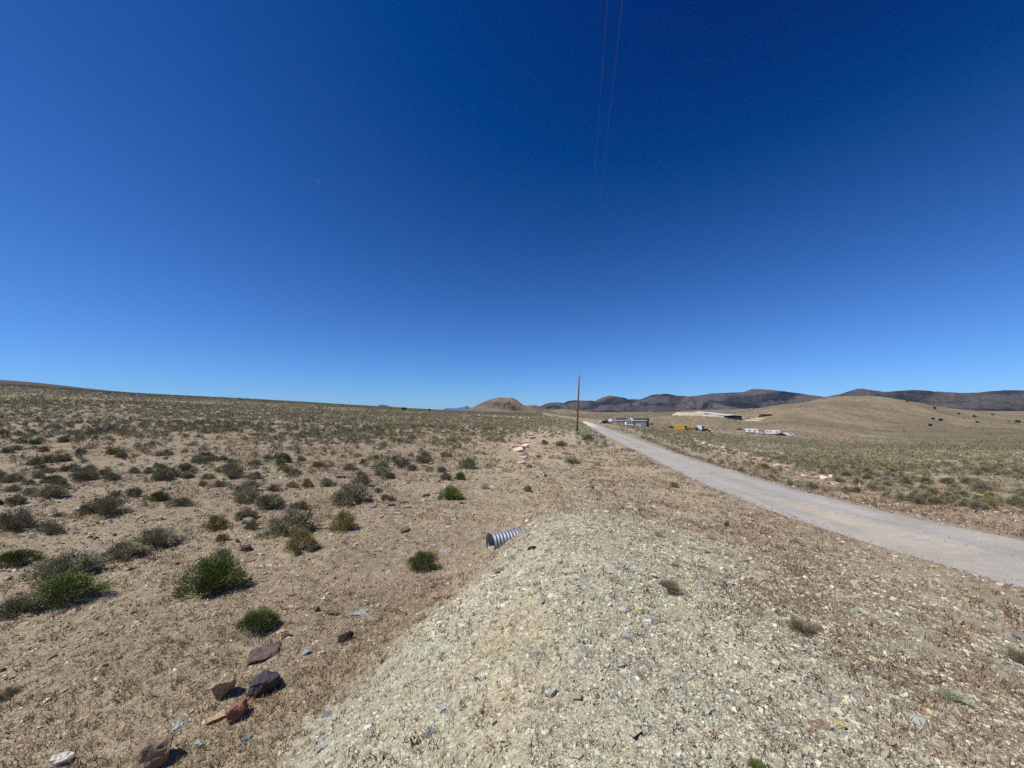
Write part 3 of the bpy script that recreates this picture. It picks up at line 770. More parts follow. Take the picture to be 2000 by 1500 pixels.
def stone_field(name, X, Y, S, C, label, cat, seed, sink=0.25, flat=(0.4, 0.8), onroad=False):
    rng = np.random.default_rng(seed); nv = 9
    Z = ground(X, Y)
    if onroad:
        ne, fe = road_edges(Y); t = (X - ne) / (fe - ne); Z = np.where((t > 0.01) & (t < .99), EYE + road_z(Y) + 0.05 * (1 - (2 * t - 1) ** 2) + 0.008 - 0.02 * np.exp(-((t - 0.3) / 0.07) ** 2) - 0.02 * np.exp(-((t - 0.7) / 0.07) ** 2), Z)
    Vs, Fs, Cs = [], [], []; off = 0
    idx = rng.integers(0, nv, len(X))
    for v in range(nv):
        sel = np.where(idx == v)[0]
        V, F = hull_arrays(rng, 9, rng.uniform(*flat), rng.uniform(1.0, 1.45))
        n = len(sel); rz = rng.uniform(0, 6.28, n); tl = rng.normal(0, 0.25, n)
        ca, sa, ct, st_ = np.cos(rz), np.sin(rz), np.cos(tl), np.sin(tl)
        x0 = V[None, :, 0] * ct[:, None] - V[None, :, 2] * st_[:, None]; z0 = V[None, :, 0] * st_[:, None] + V[None, :, 2] * ct[:, None]; y0 = np.repeat(V[None, :, 1], n, 0)
        s = S[sel][:, None]
        xx = (x0 * ca[:, None] - y0 * sa[:, None]) * s + X[sel][:, None]; yy = (x0 * sa[:, None] + y0 * ca[:, None]) * s + Y[sel][:, None]
        zz = z0 * s + Z[sel][:, None] + s * (0.25 - sink) * 0.5
        Vs.append(np.stack([xx, yy, zz], -1).reshape(-1, 3)); Fs.append((F[None] + (np.arange(n) * len(V))[:, None, None] + off).reshape(-1, 3)); off += n * len(V)
        Cs.append(np.repeat(C[sel], len(V), 0))
    o = mesh_np(name, np.concatenate(Vs), np.concatenate(Fs), M_STONE, np.concatenate(Cs))
    return tag(o, label, cat, kind='stuff')

M_STONE = colmat('loose_stone', [(25.0, 4, 0.82, 1.18)], [(60.0, 0.004)], rough=0.85)

def stone_colours(rng, n, fill):
    pal_f = np.array([srgb(199, 193, 168), srgb(181, 177, 149), srgb(210, 205, 183), srgb(165, 168, 150), srgb(188, 175, 138), srgb(146, 154, 148), srgb(150, 138, 116), srgb(222, 220, 206)])
    pal_s = np.array([srgb(166, 148, 124), srgb(144, 126, 106), srgb(186, 172, 148), srgb(120, 106, 94), srgb(200, 188, 164), srgb(98, 88, 82), srgb(166, 148, 120), srgb(146, 124, 104)])
    pf = np.array([.27, .26, .13, .13, .10, .03, .06, .02]); ps = np.array([.22, .2, .16, .12, .08, .05, .09, .08])
    A = pal_f[rng.choice(8, n, p=pf)]; B = pal_s[rng.choice(8, n, p=ps)]
    c = np.where((rng.random(n) < fill)[:, None], A, B)
    return c * rng.uniform(0.82, 1.12, (n, 1))

# ------------------------------------------------------------------ individual rocks
ROCKMAT = {}; ROCK_XY = []
def rock_mat(rgb):
    if rgb not in ROCKMAT:
        m = pbr('rock_%d' % len(ROCKMAT), srgb(*rgb), 0.85, noise=0.28, scale=4.0, bump=0.05, spec=0.15)
        ROCKMAT[rgb] = m
    return ROCKMAT[rgb]
def rock(px, py, w, rgb, label, flat=0.6, elong=1.3, rz=0.0, n=16, h=1.0, group=None, seed=None, name='rock', sink=0.2, tilt=0.0, pos=None):
    rng = np.random.default_rng(int(px * 7 + py * 13) if seed is None else seed)
    x, y, z = pos if pos else at(px, py)
    s = w / FPX * y / elong * (0.5 + 0.5 * math.cos(math.atan2(abs(x), y))) if not pos else w / elong
    ROCK_XY.append((x, y + s * .3, s * elong * 0.9))
    bm = hull(rng, n, flat, elong)
    bmesh.ops.triangulate(bm, faces=bm.faces)
    near = y < 12
    if near:
        bmesh.ops.bevel(bm, geom=list(bm.edges), offset=0.03, segments=1, affect='EDGES', clamp_overlap=True)
        bmesh.ops.triangulate(bm, faces=bm.faces)
        for _ in range(3):
            bmesh.ops.subdivide_edges(bm, edges=[e for e in bm.edges if e.calc_length() > 0.05], cuts=1, use_grid_fill=False)
            bmesh.ops.triangulate(bm, faces=bm.faces)
        bm.normal_update(); off = Vector(rng.uniform(0, 50, 3))
        for v in bm.verts:
            q = v.co * 3.2 + off; v.co += v.normal * (0.055 * mnoise.noise(q) + 0.03 * mnoise.noise(q * 2.7) + 0.014 * mnoise.noise(q * 7.0))
    me = bpy.data.meshes.new(name); bm.to_mesh(me); bm.free()
    if near: me.polygons.foreach_set('use_smooth', [True] * len(me.polygons)); me.set_sharp_from_angle(angle=0.5)
    me.materials.append(rock_mat(rgb))
    o = bpy.data.objects.new(name, me); COL.objects.link(o)
    o.scale = (s, s, s * h); o.rotation_euler = (tilt, tilt * 0.5, rz)
    rr_ = math.hypot(x, y); yy = y + y / rr_ * s * 0.35; x = x + x / rr_ * s * .35
    o.location = (x, yy, G(x, yy) + s * h * flat * (0.5 - sink))
    return tag(o, label, 'rock', group)

D_ = math.radians
rock(300, 1506, 92, (138, 120, 100), 'big brown boulder with dark shaded side at the bottom left edge', 0.9, 1.4, D_(52), h=1.1, sink=0.2, n=24)
rock(437, 1366, 54, (164, 146, 116), 'tan boulder on edge left of the blackish boulder', 0.9, 1.75, D_(52), h=1.5, sink=0.1, n=20)
rock(513, 1360, 66, (78, 72, 74), 'blackish boulder between the tan one and the gravel bank', 0.75, 1.3, D_(25), n=24, h=1.0, sink=0.1)
rock(462, 1410, 56, (146, 106, 88), 'rust red block right of the sandy slab', 0.9, 1.6, D_(42), n=14, h=1.1, sink=0.12)
rock(422, 1418, 50, (190, 162, 124), 'sandy flat slab touching the left side of the rust red block', 0.25, 1.4, D_(15), n=16, sink=0.05)
rock(514, 1292, 92, (100, 86, 82), 'purple-brown flat slab with white scratches', 0.16, 1.55, D_(38), n=22, sink=0.1)
rock(551, 1248, 25, (204, 178, 140), 'round sand coloured stone at the top of the purple slab', 0.85, 1.1, 0, n=24)
rock(676, 1254, 34, (58, 52, 52), 'small black boulder near the left edge of the gravel bank', 0.7, 1.3, D_(15), n=18)
rock(348, 1424, 26, (196, 204, 198), 'white angular stone above the bottom left boulder', 0.7, 1.4, D_(50), n=10)
rock(120, 1496, 56, (206, 200, 184), 'whitish boulder cut by the bottom edge left of the brown one', 0.6, 1.4, D_(15))
rock(598, 1281, 26, (160, 174, 168), 'pale teal stone right of the purple slab', 0.5, 1.4, D_(20), n=10)
rock(593, 1308, 24, (204, 158, 132), 'pinkish flat stone below the pale teal one', 0.25, 1.4, 0)
rock(480, 1448, 26, (128, 146, 150), 'blue-grey stone below the rust red block', 0.6, 1.5, D_(25), n=10)
rock(388, 1462, 28, (188, 196, 184), 'pale angular stone right of the bottom left boulder', 0.6, 1.3, D_(5), n=10)
rock(651, 1202, 36, (112, 94, 86), 'flat dark brown stone left of the grey flat slab', 0.35, 1.6, 0)
rock(703, 1203, 46, (152, 158, 158), 'grey flat slab half buried at the foot of the bank', 0.12, 1.3, D_(10), n=18)
rock(618, 1196, 15, (116, 96, 90), 'small round brown stone left of the flat dark brown one', 0.8, 1.1, 0, n=20)
rock(981, 1116, 52, (136, 112, 100), 'brown slab lying on the gravel below the culvert', 0.16, 1.75, D_(30), n=18, tilt=-0.12)
rock(866, 1162, 62, (160, 134, 116), 'flat tan slab flush with the gravel left of the brown slab', 0.10, 1.9, D_(32), n=16, sink=0.3)
rock(1040, 1075, 24, (56, 54, 56), 'black stone up the bank right of the culvert', 0.6, 1.5, D_(35), n=10)
rock(866, 1079, 28, (156, 160, 160), 'thin grey slab beside the green cushion bush', 0.25, 1.7, D_(8), n=12)
rock(481, 1078, 24, (90, 76, 76), 'dark purple boulder, the lower of two', 0.85, 1.1, 0, n=22)
rock(470, 1060, 32, (108, 92, 90), 'dark purple boulder with a pointed top, the upper of two', 0.5, 1.5, D_(10), n=12)
rock(483, 1024, 24, (156, 140, 122), 'rounded brown boulder behind which a tiny shrub grows', 0.8, 1.3, D_(10), n=22)
rock(531, 1052, 14, (190, 168, 146), 'small pale stone left of the yellowish bush', 0.7, 1.2)
rock(487, 1098, 28, (128, 108, 96), 'flat brown stone below the dark purple boulders', 0.2, 1.7, D_(-8))
rock(790, 1041, 26, (116, 96, 84), 'brown stone on the gravel flat above the culvert', 0.5, 1.4, D_(12))
rock(679, 1018, 22, (206, 178, 144), 'pale cap stone behind the round yellow-green bush', 0.5, 1.4)
rock(788, 983, 24, (98, 80, 72), 'dark brown rock, topmost of the little cluster above the culvert', 0.45, 1.7, D_(10))
rock(797, 993, 20, (170, 152, 132), 'tan rock directly below the topmost dark one', 0.5, 1.5)
rock(762, 989, 22, (122, 106, 104), 'grey-purple pointed rock left of the cluster', 0.6, 1.3)
rock(775, 1005, 26, (176, 158, 140), 'flat tan rock at the lower left of the cluster', 0.25, 1.6)
rock(832, 971, 18, (150, 122, 106), 'reddish rock above right of the cluster', 0.55, 1.3)
rock(728, 992, 18, (142, 138, 142), 'flat grey rock right of the rounded sagebrush', 0.35, 1.5)
rock(667, 934, 24, (92, 74, 68), 'dark rust rock left of the sprawling shrub', 0.4, 1.6, D_(10))
rock(937, 1332, 32, (226, 220, 206), 'white angular stone in the middle of the gravel bank', 0.6, 1.5, D_(45), n=9)
rock(1076, 1362, 34, (208, 206, 192), 'whitish stone right of the white angular one', 0.6, 1.4, D_(60), n=9)
rock(1219, 1254, 34, (138, 152, 156), 'blue-grey sharp stone on the right crest of the bank', 0.35, 1.8, D_(-15), n=9)
rock(1247, 1194, 22, (222, 202, 140), 'yellow stone near the low dark sprawling shrub', 0.6, 1.4, D_(-10), n=10)
rock(1187, 1122, 22, (176, 180, 176), 'light grey stone above the yellow one', 0.6, 1.3, 0, n=10)
rock(1278, 1130, 20, (222, 216, 200), 'white stone right of the light grey one', 0.6, 1.3, D_(-20), n=10)
rock(1426, 1143, 22, (200, 200, 188), 'pale stone on the brown stubble right of the white one', 0.6, 1.3)
rock(1318, 1106, 18, (176, 152, 132), 'tan stone above the pale stones of the slope', 0.55, 1.3)
rock(1642, 1424, 27, (226, 200, 148), 'cream yellow stone on the lower right slope', 0.6, 1.3, D_(-15), n=16)
rock(1602, 1424, 46, (148, 126, 114), 'flat brown slab left of the cream yellow stone', 0.15, 1.3, 0, n=18)
rock(1586, 1430, 17, (206, 206, 198), 'small white stone left of the flat brown slab', 0.6, 1.4, D_(20), n=10)
rock(1480, 1264, 28, (222, 216, 204), 'thin white stone below the dead twiggy shrub', 0.35, 1.7, D_(-20), n=10)
rock(1240, 1445, 34, (198, 192, 160), 'pale angular stone near the bottom of the gravel bank', 0.7, 1.2, D_(30), n=9)
rock(1125, 1485, 30, (214, 206, 180), 'light stone at the bottom edge under the gravel bank', 0.6, 1.3, D_(-30), n=9)
rock(840, 1440, 36, (132, 142, 146), 'blue-grey flake leaning on the bank near the bottom', 0.4, 1.9, D_(60), n=9)
rock(638, 1400, 32, (120, 136, 142), 'slate blue shard on the left foot of the bank', 0.5, 1.7, D_(45), n=9)
rock(626, 1468, 34, (178, 190, 186), 'pale teal shard near the bottom left of the bank', 0.5, 1.5, D_(50), n=9)
rock(865, 1392, 30, (196, 198, 182), 'pale block half way down the gravel bank', 0.5, 1.4, D_(10), n=9)
rock(1062, 1180, 22, (178, 184, 184), 'light blue-grey stone on the upper bank', 0.5, 1.4, D_(50), n=9)
# beyond the spur
rock(1023, 896, 18, (214, 206, 190), 'whitest boulder between the grey-blue bush and the rock pile', 0.65, 1.5)
rock(1018, 906, 22, (196, 172, 146), 'tan boulder in front of the whitest boulder', 0.6, 1.6)
rock(1034, 914, 13, (134, 104, 86), 'brown boulder at the right end of the tan boulder', 0.8, 1.1)
rock(1051, 893, 15, (124, 96, 84), 'dark brown boulder right of the whitest boulder', 0.7, 1.3)
rock(1092, 889, 13, (206, 182, 160), 'light pink boulder by itself below the pole', 0.6, 1.3)
rock(1052, 924, 22, (206, 194, 172), 'broken pale slab flush with the ground below the boulders', 0.15, 1.5)
rock(1467, 891, 14, (216, 206, 192), 'big white boulder on the rock line beyond the road', 0.6, 1.5)
rock(1472, 898, 12, (112, 92, 84), 'dark boulder under the big white one', 0.7, 1.2)
rock(1522, 910, 15, (220, 212, 200), 'white boulder beyond the road, right of the dark boulder', 0.6, 1.4)
rock(1591, 935, 19, (178, 142, 122), 'flat pinkish boulder beyond the road', 0.35, 1.8)
rock(1616, 945, 15, (196, 178, 156), 'pale boulder between the pinkish one and the road', 0.45, 1.5)
rock(1623, 934, 9, (214, 206, 196), 'squarish white block standing at the rim of the right plain', 1.2, 1.0, h=1.1)
rock(1647, 959, 8, (226, 220, 208), 'small white stone low on the far roadside', 0.6, 1.4)
rock(1521, 916, 10, (190, 166, 146), 'tan stone just below the white boulder beyond the road', 0.6, 1.3)

def gravel():
    rng = np.random.default_rng(5)
    def wedge(n, r0, r1, a0=-62, a1=62, p=2.0):
        r = np.exp(rng.uniform(math.log(r0), math.log(r1), n)); a = np.radians(rng.uniform(a0, a1, n))
        return r * np.sin(a), r * np.cos(a), r
    # fine chips, evenly spread over the picture's foreground
    X, Y, r = wedge(360000, 1.35, 24)
    ne, fe = road_edges(Y); k = (X < ne - 0.1) | (X > fe + 0.1)
    X, Y, r = X[k], Y[k], r[k]
    f = fill_mask(X, Y, r)
    k = rng.random(len(X)) < (0.62 + 0.38 * f) * (1 - 0.75 * sstep(fbm(X / 0.8, Y / 0.8, 77, 4), 0.0, 0.45)); X, Y, r, f = X[k], Y[k], r[k], f[k]
    S = (0.0044 + 0.0027 * r) * np.exp(rng.normal(0, 0.50, len(X))) * (0.85 + 0.15 * f)
    stone_field('gravel', X, Y, S, stone_colours(rng, len(X), np.clip(f + 0.25 * np.clip(fbm(X / 1.4, Y / 1.4, 78, 3) * 2, 0, 1), 0.12, 0.97)), 'loose pale gravel chips strewn over the bank and slopes', 'gravel', 6)
    X, Y, r = wedge(60000, 5, 40, 5, 62)
    ne, fe = road_edges(Y); t = (X - ne) / (fe - ne); ed = np.abs(2 * t - 1)
    rut = np.exp(-((t - 0.3) / 0.1) ** 2) + np.exp(-((t - 0.7) / 0.1) ** 2)
    k = (t > -0.12) & (t < 1.12) & (rng.random(len(X)) < 0.10 + 0.8 * sstep(ed, 0.7, 1.0) - 0.2 * rut + 0.12 * np.exp(-((t - .5) / .07) ** 2))
    X, Y, r = X[k], Y[k], r[k]
    pr_ = np.array([srgb(176, 170, 160), srgb(150, 144, 134), srgb(200, 194, 182), srgb(128, 122, 114), srgb(186, 172, 146)])
    stone_field('road_chips', X, Y, (0.007 + 0.0016 * r) * np.exp(rng.normal(0, .35, len(X))), pr_[rng.integers(0, 5, len(X))], 'grey gravel chips loose on the road surface', 'gravel', 9, sink=0.1, onroad=True)
    X, Y, r = wedge(7500, 1.5, 34)
    ne, fe = road_edges(Y); k = (X < ne - 0.2) | (X > fe + 0.3); X, Y, r = X[k], Y[k], r[k]
    f = fill_mask(X, Y, r)
    S = np.clip((0.011 + 0.0060 * r), 0, 0.13) * np.exp(rng.normal(0, 0.38, len(X)))
    kk = np.ones(len(X), bool)
    for (qx, qy, qr) in ROCK_XY: kk &= np.hypot(X - qx, Y - qy) > qr
    X, Y, S, f = X[kk], Y[kk], S[kk], f[kk]
    stone_field('rubble', X, Y, S, stone_colours(rng, len(X), np.clip(f, 0.08, 0.95)), 'scattered fist-sized stones among the gravel', 'stones', 7)
gravel()

PAL = [(206, 184, 160), (176, 148, 128), (216, 202, 184), (140, 112, 98), (190, 164, 140), (158, 132, 116), (226, 216, 200)]
PM = [hull(np.random.default_rng(900 + k), 14, 0.65, 1.3) for k in range(8)]
PMESH = []
for k, bm in enumerate(PM):
    me = bpy.data.meshes.new('rock'); bmesh.ops.bevel(bm, geom=list(bm.edges), offset=0.03, segments=1, affect='EDGES', clamp_overlap=True)
    bm.to_mesh(me); bm.free(); me.materials.append(rock_mat(PAL[k % 7])); PMESH.append(me)
def rock_row(pts, n, spread, sizes, label, group, seed):
    """world polyline from photograph pixels; n boulders heaped along it"""
    rng = np.random.default_rng(seed)
    W_ = np.array([at(px, py)[:2] for px, py in pts]); seg = np.hypot(*np.diff(W_, axis=0).T); cum = np.concatenate([[0], np.cumsum(seg)])
    for i in range(n):
        t = rng.random() ** 1.0 * (len(pts) - 1)
        x = np.interp(t, np.arange(len(pts)), W_[:, 0]) + rng.normal(0, spread); y = np.interp(t, np.arange(len(pts)), W_[:, 1]) + rng.normal(0, spread)
        s = rng.uniform(*sizes) * (0.6 + 0.8 * rng.random() ** 2)
        o = bpy.data.objects.new('rock', PMESH[rng.integers(8)]); COL.objects.link(o)
        o.location = (x, y, G(x, y) + s * 0.15); o.scale = (s, s * rng.uniform(.8, 1.1), s * rng.uniform(.7, 1.1)); o.rotation_euler = (rng.normal(0, .2), rng.normal(0, .2), rng.uniform(0, 6.28))
        tag(o, label, 'rock', group)
        j = PMESH.index(o.data) % 7
        w3 = t / (len(pts) - 1)
        ROWS.append((o, ('small ' if s < sizes[0] * .95 else 'large ') + CN[j] + ' ' + label + (', left part' if w3 < .33 else ', middle' if w3 < .66 else ', right part'), y))
CN = ['tan', 'brown', 'pale', 'dark brown', 'sandy', 'grey-brown', 'whitish']
ROWS = []
rock_row([(1002, 882), (1016, 873), (1030, 860), (1042, 851)], 46, 0.45, (0.35, 0.9), 'boulder in the rock pile left of the pole', 'boulders of the pile left of the pole', 1)
rock_row([(1047, 849), (1066, 844), (1086, 840), (1104, 834), (1118, 829)], 60, 1.1, (0.4, 0.9), 'stone in line running to the pole', 'stones of the line running up to the pole', 2)
rock_row([(1300, 850), (1320, 853), (1345, 858), (1370, 864), (1388, 873), (1402, 873), (1432, 884), (1452, 890)], 90, 1.0, (0.35, 0.95), 'boulder of rubble line below yellow container', 'boulders of the rubble line beyond the road, left half', 3)
rock_row([(1468, 892), (1495, 900), (1525, 912), (1560, 922), (1590, 935), (1630, 952)], 50, 0.7, (0.2, 0.5), 'stone of rubble line right of big white boulder', 'small stones of the rubble line beyond the road, right half', 4)
rock_row([(905, 813), (925, 812.5), (945, 812.5), (962, 814), (985, 815.5), (1010, 816.5), (1040, 818)], 55, 2.2, (1.3, 2.6), 'boulder of far row before the butte', 'pale boulders in the row in front of the butte', 5)

unique_labels(ROWS)

# ------------------------------------------------------------------ grass and twigs on the ground
M_BLADE = colmat('dry_blade', [(4.0, 2, 0.85, 1.15)], (), rough=0.9)
def tufts(name, n, r0, r1, nb, hgt, wid, cols, label, dens, seed):
    rng = np.random.default_rng(seed)
    r = np.exp(rng.uniform(math.log(r0), math.log(r1), n)); a = np.radians(rng.uniform(-62, 62, n))
    x = r * np.sin(a); y = r * np.cos(a)
    ne, fe = road_edges(y); k = ((x < ne - 0.05) | (x > fe + 0.05)) & (rng.random(n) < dens(x, y, r)); x, y, r = x[k], y[k], r[k]; n = len(x)
    z = ground(x, y)
    sc_ = (0.55 + 0.10 * r) * np.exp(rng.normal(0, .25, n))
    cols = np.array(cols)
    cc = cols[rng.integers(0, len(cols), n)]
    X = x[:, None] + rng.normal(0, 1, (n, nb)) * 0.018 * sc_[:, None]; Y = y[:, None] + rng.normal(0, 1, (n, nb)) * 0.018 * sc_[:, None]
    Z = np.repeat(z[:, None], nb, 1) - 0.005
    H_ = hgt * sc_[:, None] * rng.uniform(0.5, 1.3, (n, nb)); lean = rng.normal(0, 0.45, (n, nb, 2)) * H_[..., None]
    w = wid * sc_[:, None] * rng.uniform(0.6, 1.4, (n, nb)); t = rng.uniform(0, 6.28, (n, nb))
    dx, dy = np.cos(t) * w, np.sin(t) * w
    A = np.stack([X - dx, Y - dy, Z], -1); B = np.stack([X + dx, Y + dy, Z], -1); C_ = np.stack([X + lean[..., 0], Y + lean[..., 1], Z + H_], -1)
    V = np.stack([A, B, C_], 2).reshape(-1, 3); F = np.arange(len(V)).reshape(-1, 3)
    c = np.repeat(cc[:, None] * rng.uniform(0.7, 1.25, (n, nb, 1)), 3, 1).reshape(-1, 3)
    return tag(mesh_np(name, V, F, M_BLADE, c), label, 'grass', kind='stuff')
def d_stub(x, y, r):
    right = sstep(x - crest_x(y), 0.2, 2.5)
    return np.clip(0.10 + 0.75 * right * np.clip(0.50 + 1.5 * fbm(x / 1.6, y / 1.6, 88, 4) + 0.5 * fbm(x / .5, y / .5, 87, 3), 0, 1), 0, 1)
def d_left(x, y, r):
    f = fill_mask(x, y, r); edge_ = np.exp(-((x - (crest_x(y) - 3.55 + 0.24 * np.clip(y - 2, 0, 12))) / 0.28) ** 2) * (y < 7)
    return np.clip(np.where((f > 0.5) | (x > crest_x(y)), np.where(f > .5, 0.05, 0.14), 1) * np.clip(0.30 + 1.5 * fbm(x / 1.9, y / 1.9, 89, 3), 0, 1) + edge_ * 0.9, 0, 1)
tufts('dry_stubble', 95000, 1.4, 45, 8, 0.034, 0.0032, [srgb(132, 110, 92), srgb(160, 136, 112), srgb(102, 84, 70), srgb(144, 116, 94)], 'short brown dead weed stubble on the right slope', d_stub, 31)
tufts('dry_grass', 60000, 1.6, 60, 9, 0.042, 0.0030, [srgb(174, 154, 118), srgb(192, 174, 138), srgb(144, 122, 92), srgb(158, 132, 98)], 'thin dry tan grass on the left soil', d_left, 32)
tufts('dark_sprouts', 1900, 1.5, 9, 12, 0.020, 0.0042, [srgb(78, 66, 52), srgb(92, 80, 58), srgb(70, 58, 50)], 'tiny dark dead sprouts dotted on the gravel bank', lambda x, y, r: fill_mask(x, y, r), 33)

# ------------------------------------------------------------------ culvert
def culvert():
    x, y, z = at(957, 1075)
    root = empty('culvert_pipe', (x, y, z - 0.06), math.radians(27))
    m = pbr('galvanised_steel', (0.26, 0.28, 0.30), 0.6, 0.6, 0.12, 6.0, spec=0.5)
    R = 0.21; L_ = 1.7; n = 48; st = 0.0085
    k = int(L_ / st); V = []; 
    t = np.arange(k + 1) * st; th = np.linspace(0, 2 * np.pi, n, endpoint=False)
    T, TH = np.meshgrid(t, th, indexing='ij')
    rr = R + 0.011 * np.sin(2 * np.pi * (T / 0.076) + TH)           # helical corrugation
    def shell(off): return np.stack([T, (rr + off) * np.cos(TH), (rr + off) * np.sin(TH) + R * 0.86], -1).reshape(-1, 3)
    V = np.concatenate([shell(0.0), shell(-0.004)]); N0 = (k + 1) * n
    i = np.arange(k)[:, None]; j = np.arange(n)[None, :]; jn = (j + 1) % n
    F1 = np.stack([i * n + j, i * n + jn, (i + 1) * n + jn, (i + 1) * n + j], -1).reshape(-1, 4)
    F2 = F1[:, ::-1] + N0
    j = np.arange(n); jn = (j + 1) % n
    F3 = np.stack([j, j + N0, jn + N0, jn], -1)
    o = mesh_np('corrugated_barrel', V, np.concatenate([F1, F2, F3]), m, None, smooth=True, parent=root)
    tag(root, 'corrugated galvanised steel culvert pipe sticking out of the gravel bank', 'culvert pipe')
culvert()

# ------------------------------------------------------------------ utility pole and wires
M_WOOD = pbr('pole_wood', srgb(112, 80, 66), 0.85, noise=0.25, scale=2.0, bump=0.01)
M_WIRE = pbr('aluminium_wire', (0.09, 0.13, 0.19), 0.5, 0.2, 0.02)
M_INS = pbr('porcelain', srgb(120, 116, 112), 0.3, noise=0.02)
M_GREY = pbr('grey_metal', srgb(120, 122, 124), 0.5, 0.5)
px_, py_, pz_ = at(1127, 843)
top_rel = ray(1131.3, 736)[1] * py_ + EYE
pole = empty('utility_pole', (px_, py_, pz_))
lean = (ray(1131.3, 736)[0] - ray(1127, 843)[0]) * py_
PH = top_rel - pz_
MB().tube([(lean * t, 0, PH * t - (0.5 if t == 0 else 0)) for t in (0, .25, .5, .75, 1)], [0.21, 0.195, 0.175, 0.155, 0.135], 14).build('shaft', M_WOOD, pole, smooth=True)
MB().tube([(lean - 0.05, 0, PH), (lean - 0.05, 0, PH + 0.28)], 0.022, 8).tube([(lean - 0.05, 0, PH + 0.26), (lean - 0.05, 0, PH + 0.42)], [0.09, 0.05], 10).build('insulator', M_INS, pole)
MB().tube([(lean + 0.15, 0, PH - 0.35), (lean + 0.15, 0, PH - 0.15)], 0.05, 8).build('insulator', M_INS, pole)
MB().box((lean * .3 - .22, 0, PH * .38), (0.10, 0.22, 0.5)).build('conduit_box', M_GREY, pole)
tag(pole, 'tall reddish brown wooden utility pole leaning slightly right', 'utility pole')
def wire(off, h, label):
    x0, y0 = px_ + lean, py_
    dxy = (1.82 - x0) / (6.5 - y0)
    pts = []
    y1 = -62.0
    for i in range(121):
        t = i / 120; y = y0 + (y1 - y0) * t; x = x0 + (y - y0) * dxy
        zz = (top_rel + h) * (1 - t) + (EYE + 9.6 + h) * t - 2.6 * 4 * t * (1 - t) * 0.55
        pts.append((x + off, y, zz))
    c = MB().tube(pts, 0.0046, 6).build('power_line', M_WIRE)
    tag(c, label, 'power line')
wire(-0.05, 0.40, 'left of the two thin power lines running overhead to the pole')
wire(0.16, -0.16, 'right and brighter of the two thin power lines running overhead to the pole')
# the pole behind the camera that carries the other end
bx = px_ + lean + (-62 - py_) * ((1.82 - (px_ + lean)) / (6.5 - py_))

# ------------------------------------------------------------------ far buildings and vehicles
M_DKROOF = pbr('dark_shingle', srgb(62, 62, 66), 0.9, noise=0.15, scale=1.5)
M_SIDING = pbr('grey_siding', srgb(112, 118, 124), 0.8, noise=0.06)
M_TRIM = pbr('white_trim', (0.8, 0.8, 0.78), 0.6, noise=0.03)
M_GLASS = pbr('window_glass', (0.03, 0.035, 0.045), 0.15, spec=0.6, noise=0.02)
M_DECK = pbr('dark_deck_wood', srgb(84, 62, 54), 0.85)
M_YEL = pbr('yellow_paint', srgb(206, 166, 62), 0.6, noise=0.1, scale=1.0)
M_WHITE = pbr('white_paint', (0.68, 0.68, 0.68), 0.45, noise=0.04)
M_BLACK = pbr('black_rubber', (0.02, 0.02, 0.022), 0.7)
M_DARKW = pbr('dark_wall', (0.022, 0.024, 0.030), 0.8, noise=0.1)
M_TANW = pbr('tan_wall', srgb(206, 178, 148), 0.8)
M_TEAL = pbr('teal_paint', srgb(96, 116, 112), 0.5)
M_DGREEN = pbr('dark_green_wall', srgb(58, 68, 62), 0.8)
M_DIRT = pbr('dumped_dirt', srgb(188, 176, 150), 0.95, noise=0.2, scale=0.6, bump=0.2)

def fpos(px, d, sink=0.1):
    x, y, z = at_depth(px, d); return (x, y, z - sink)

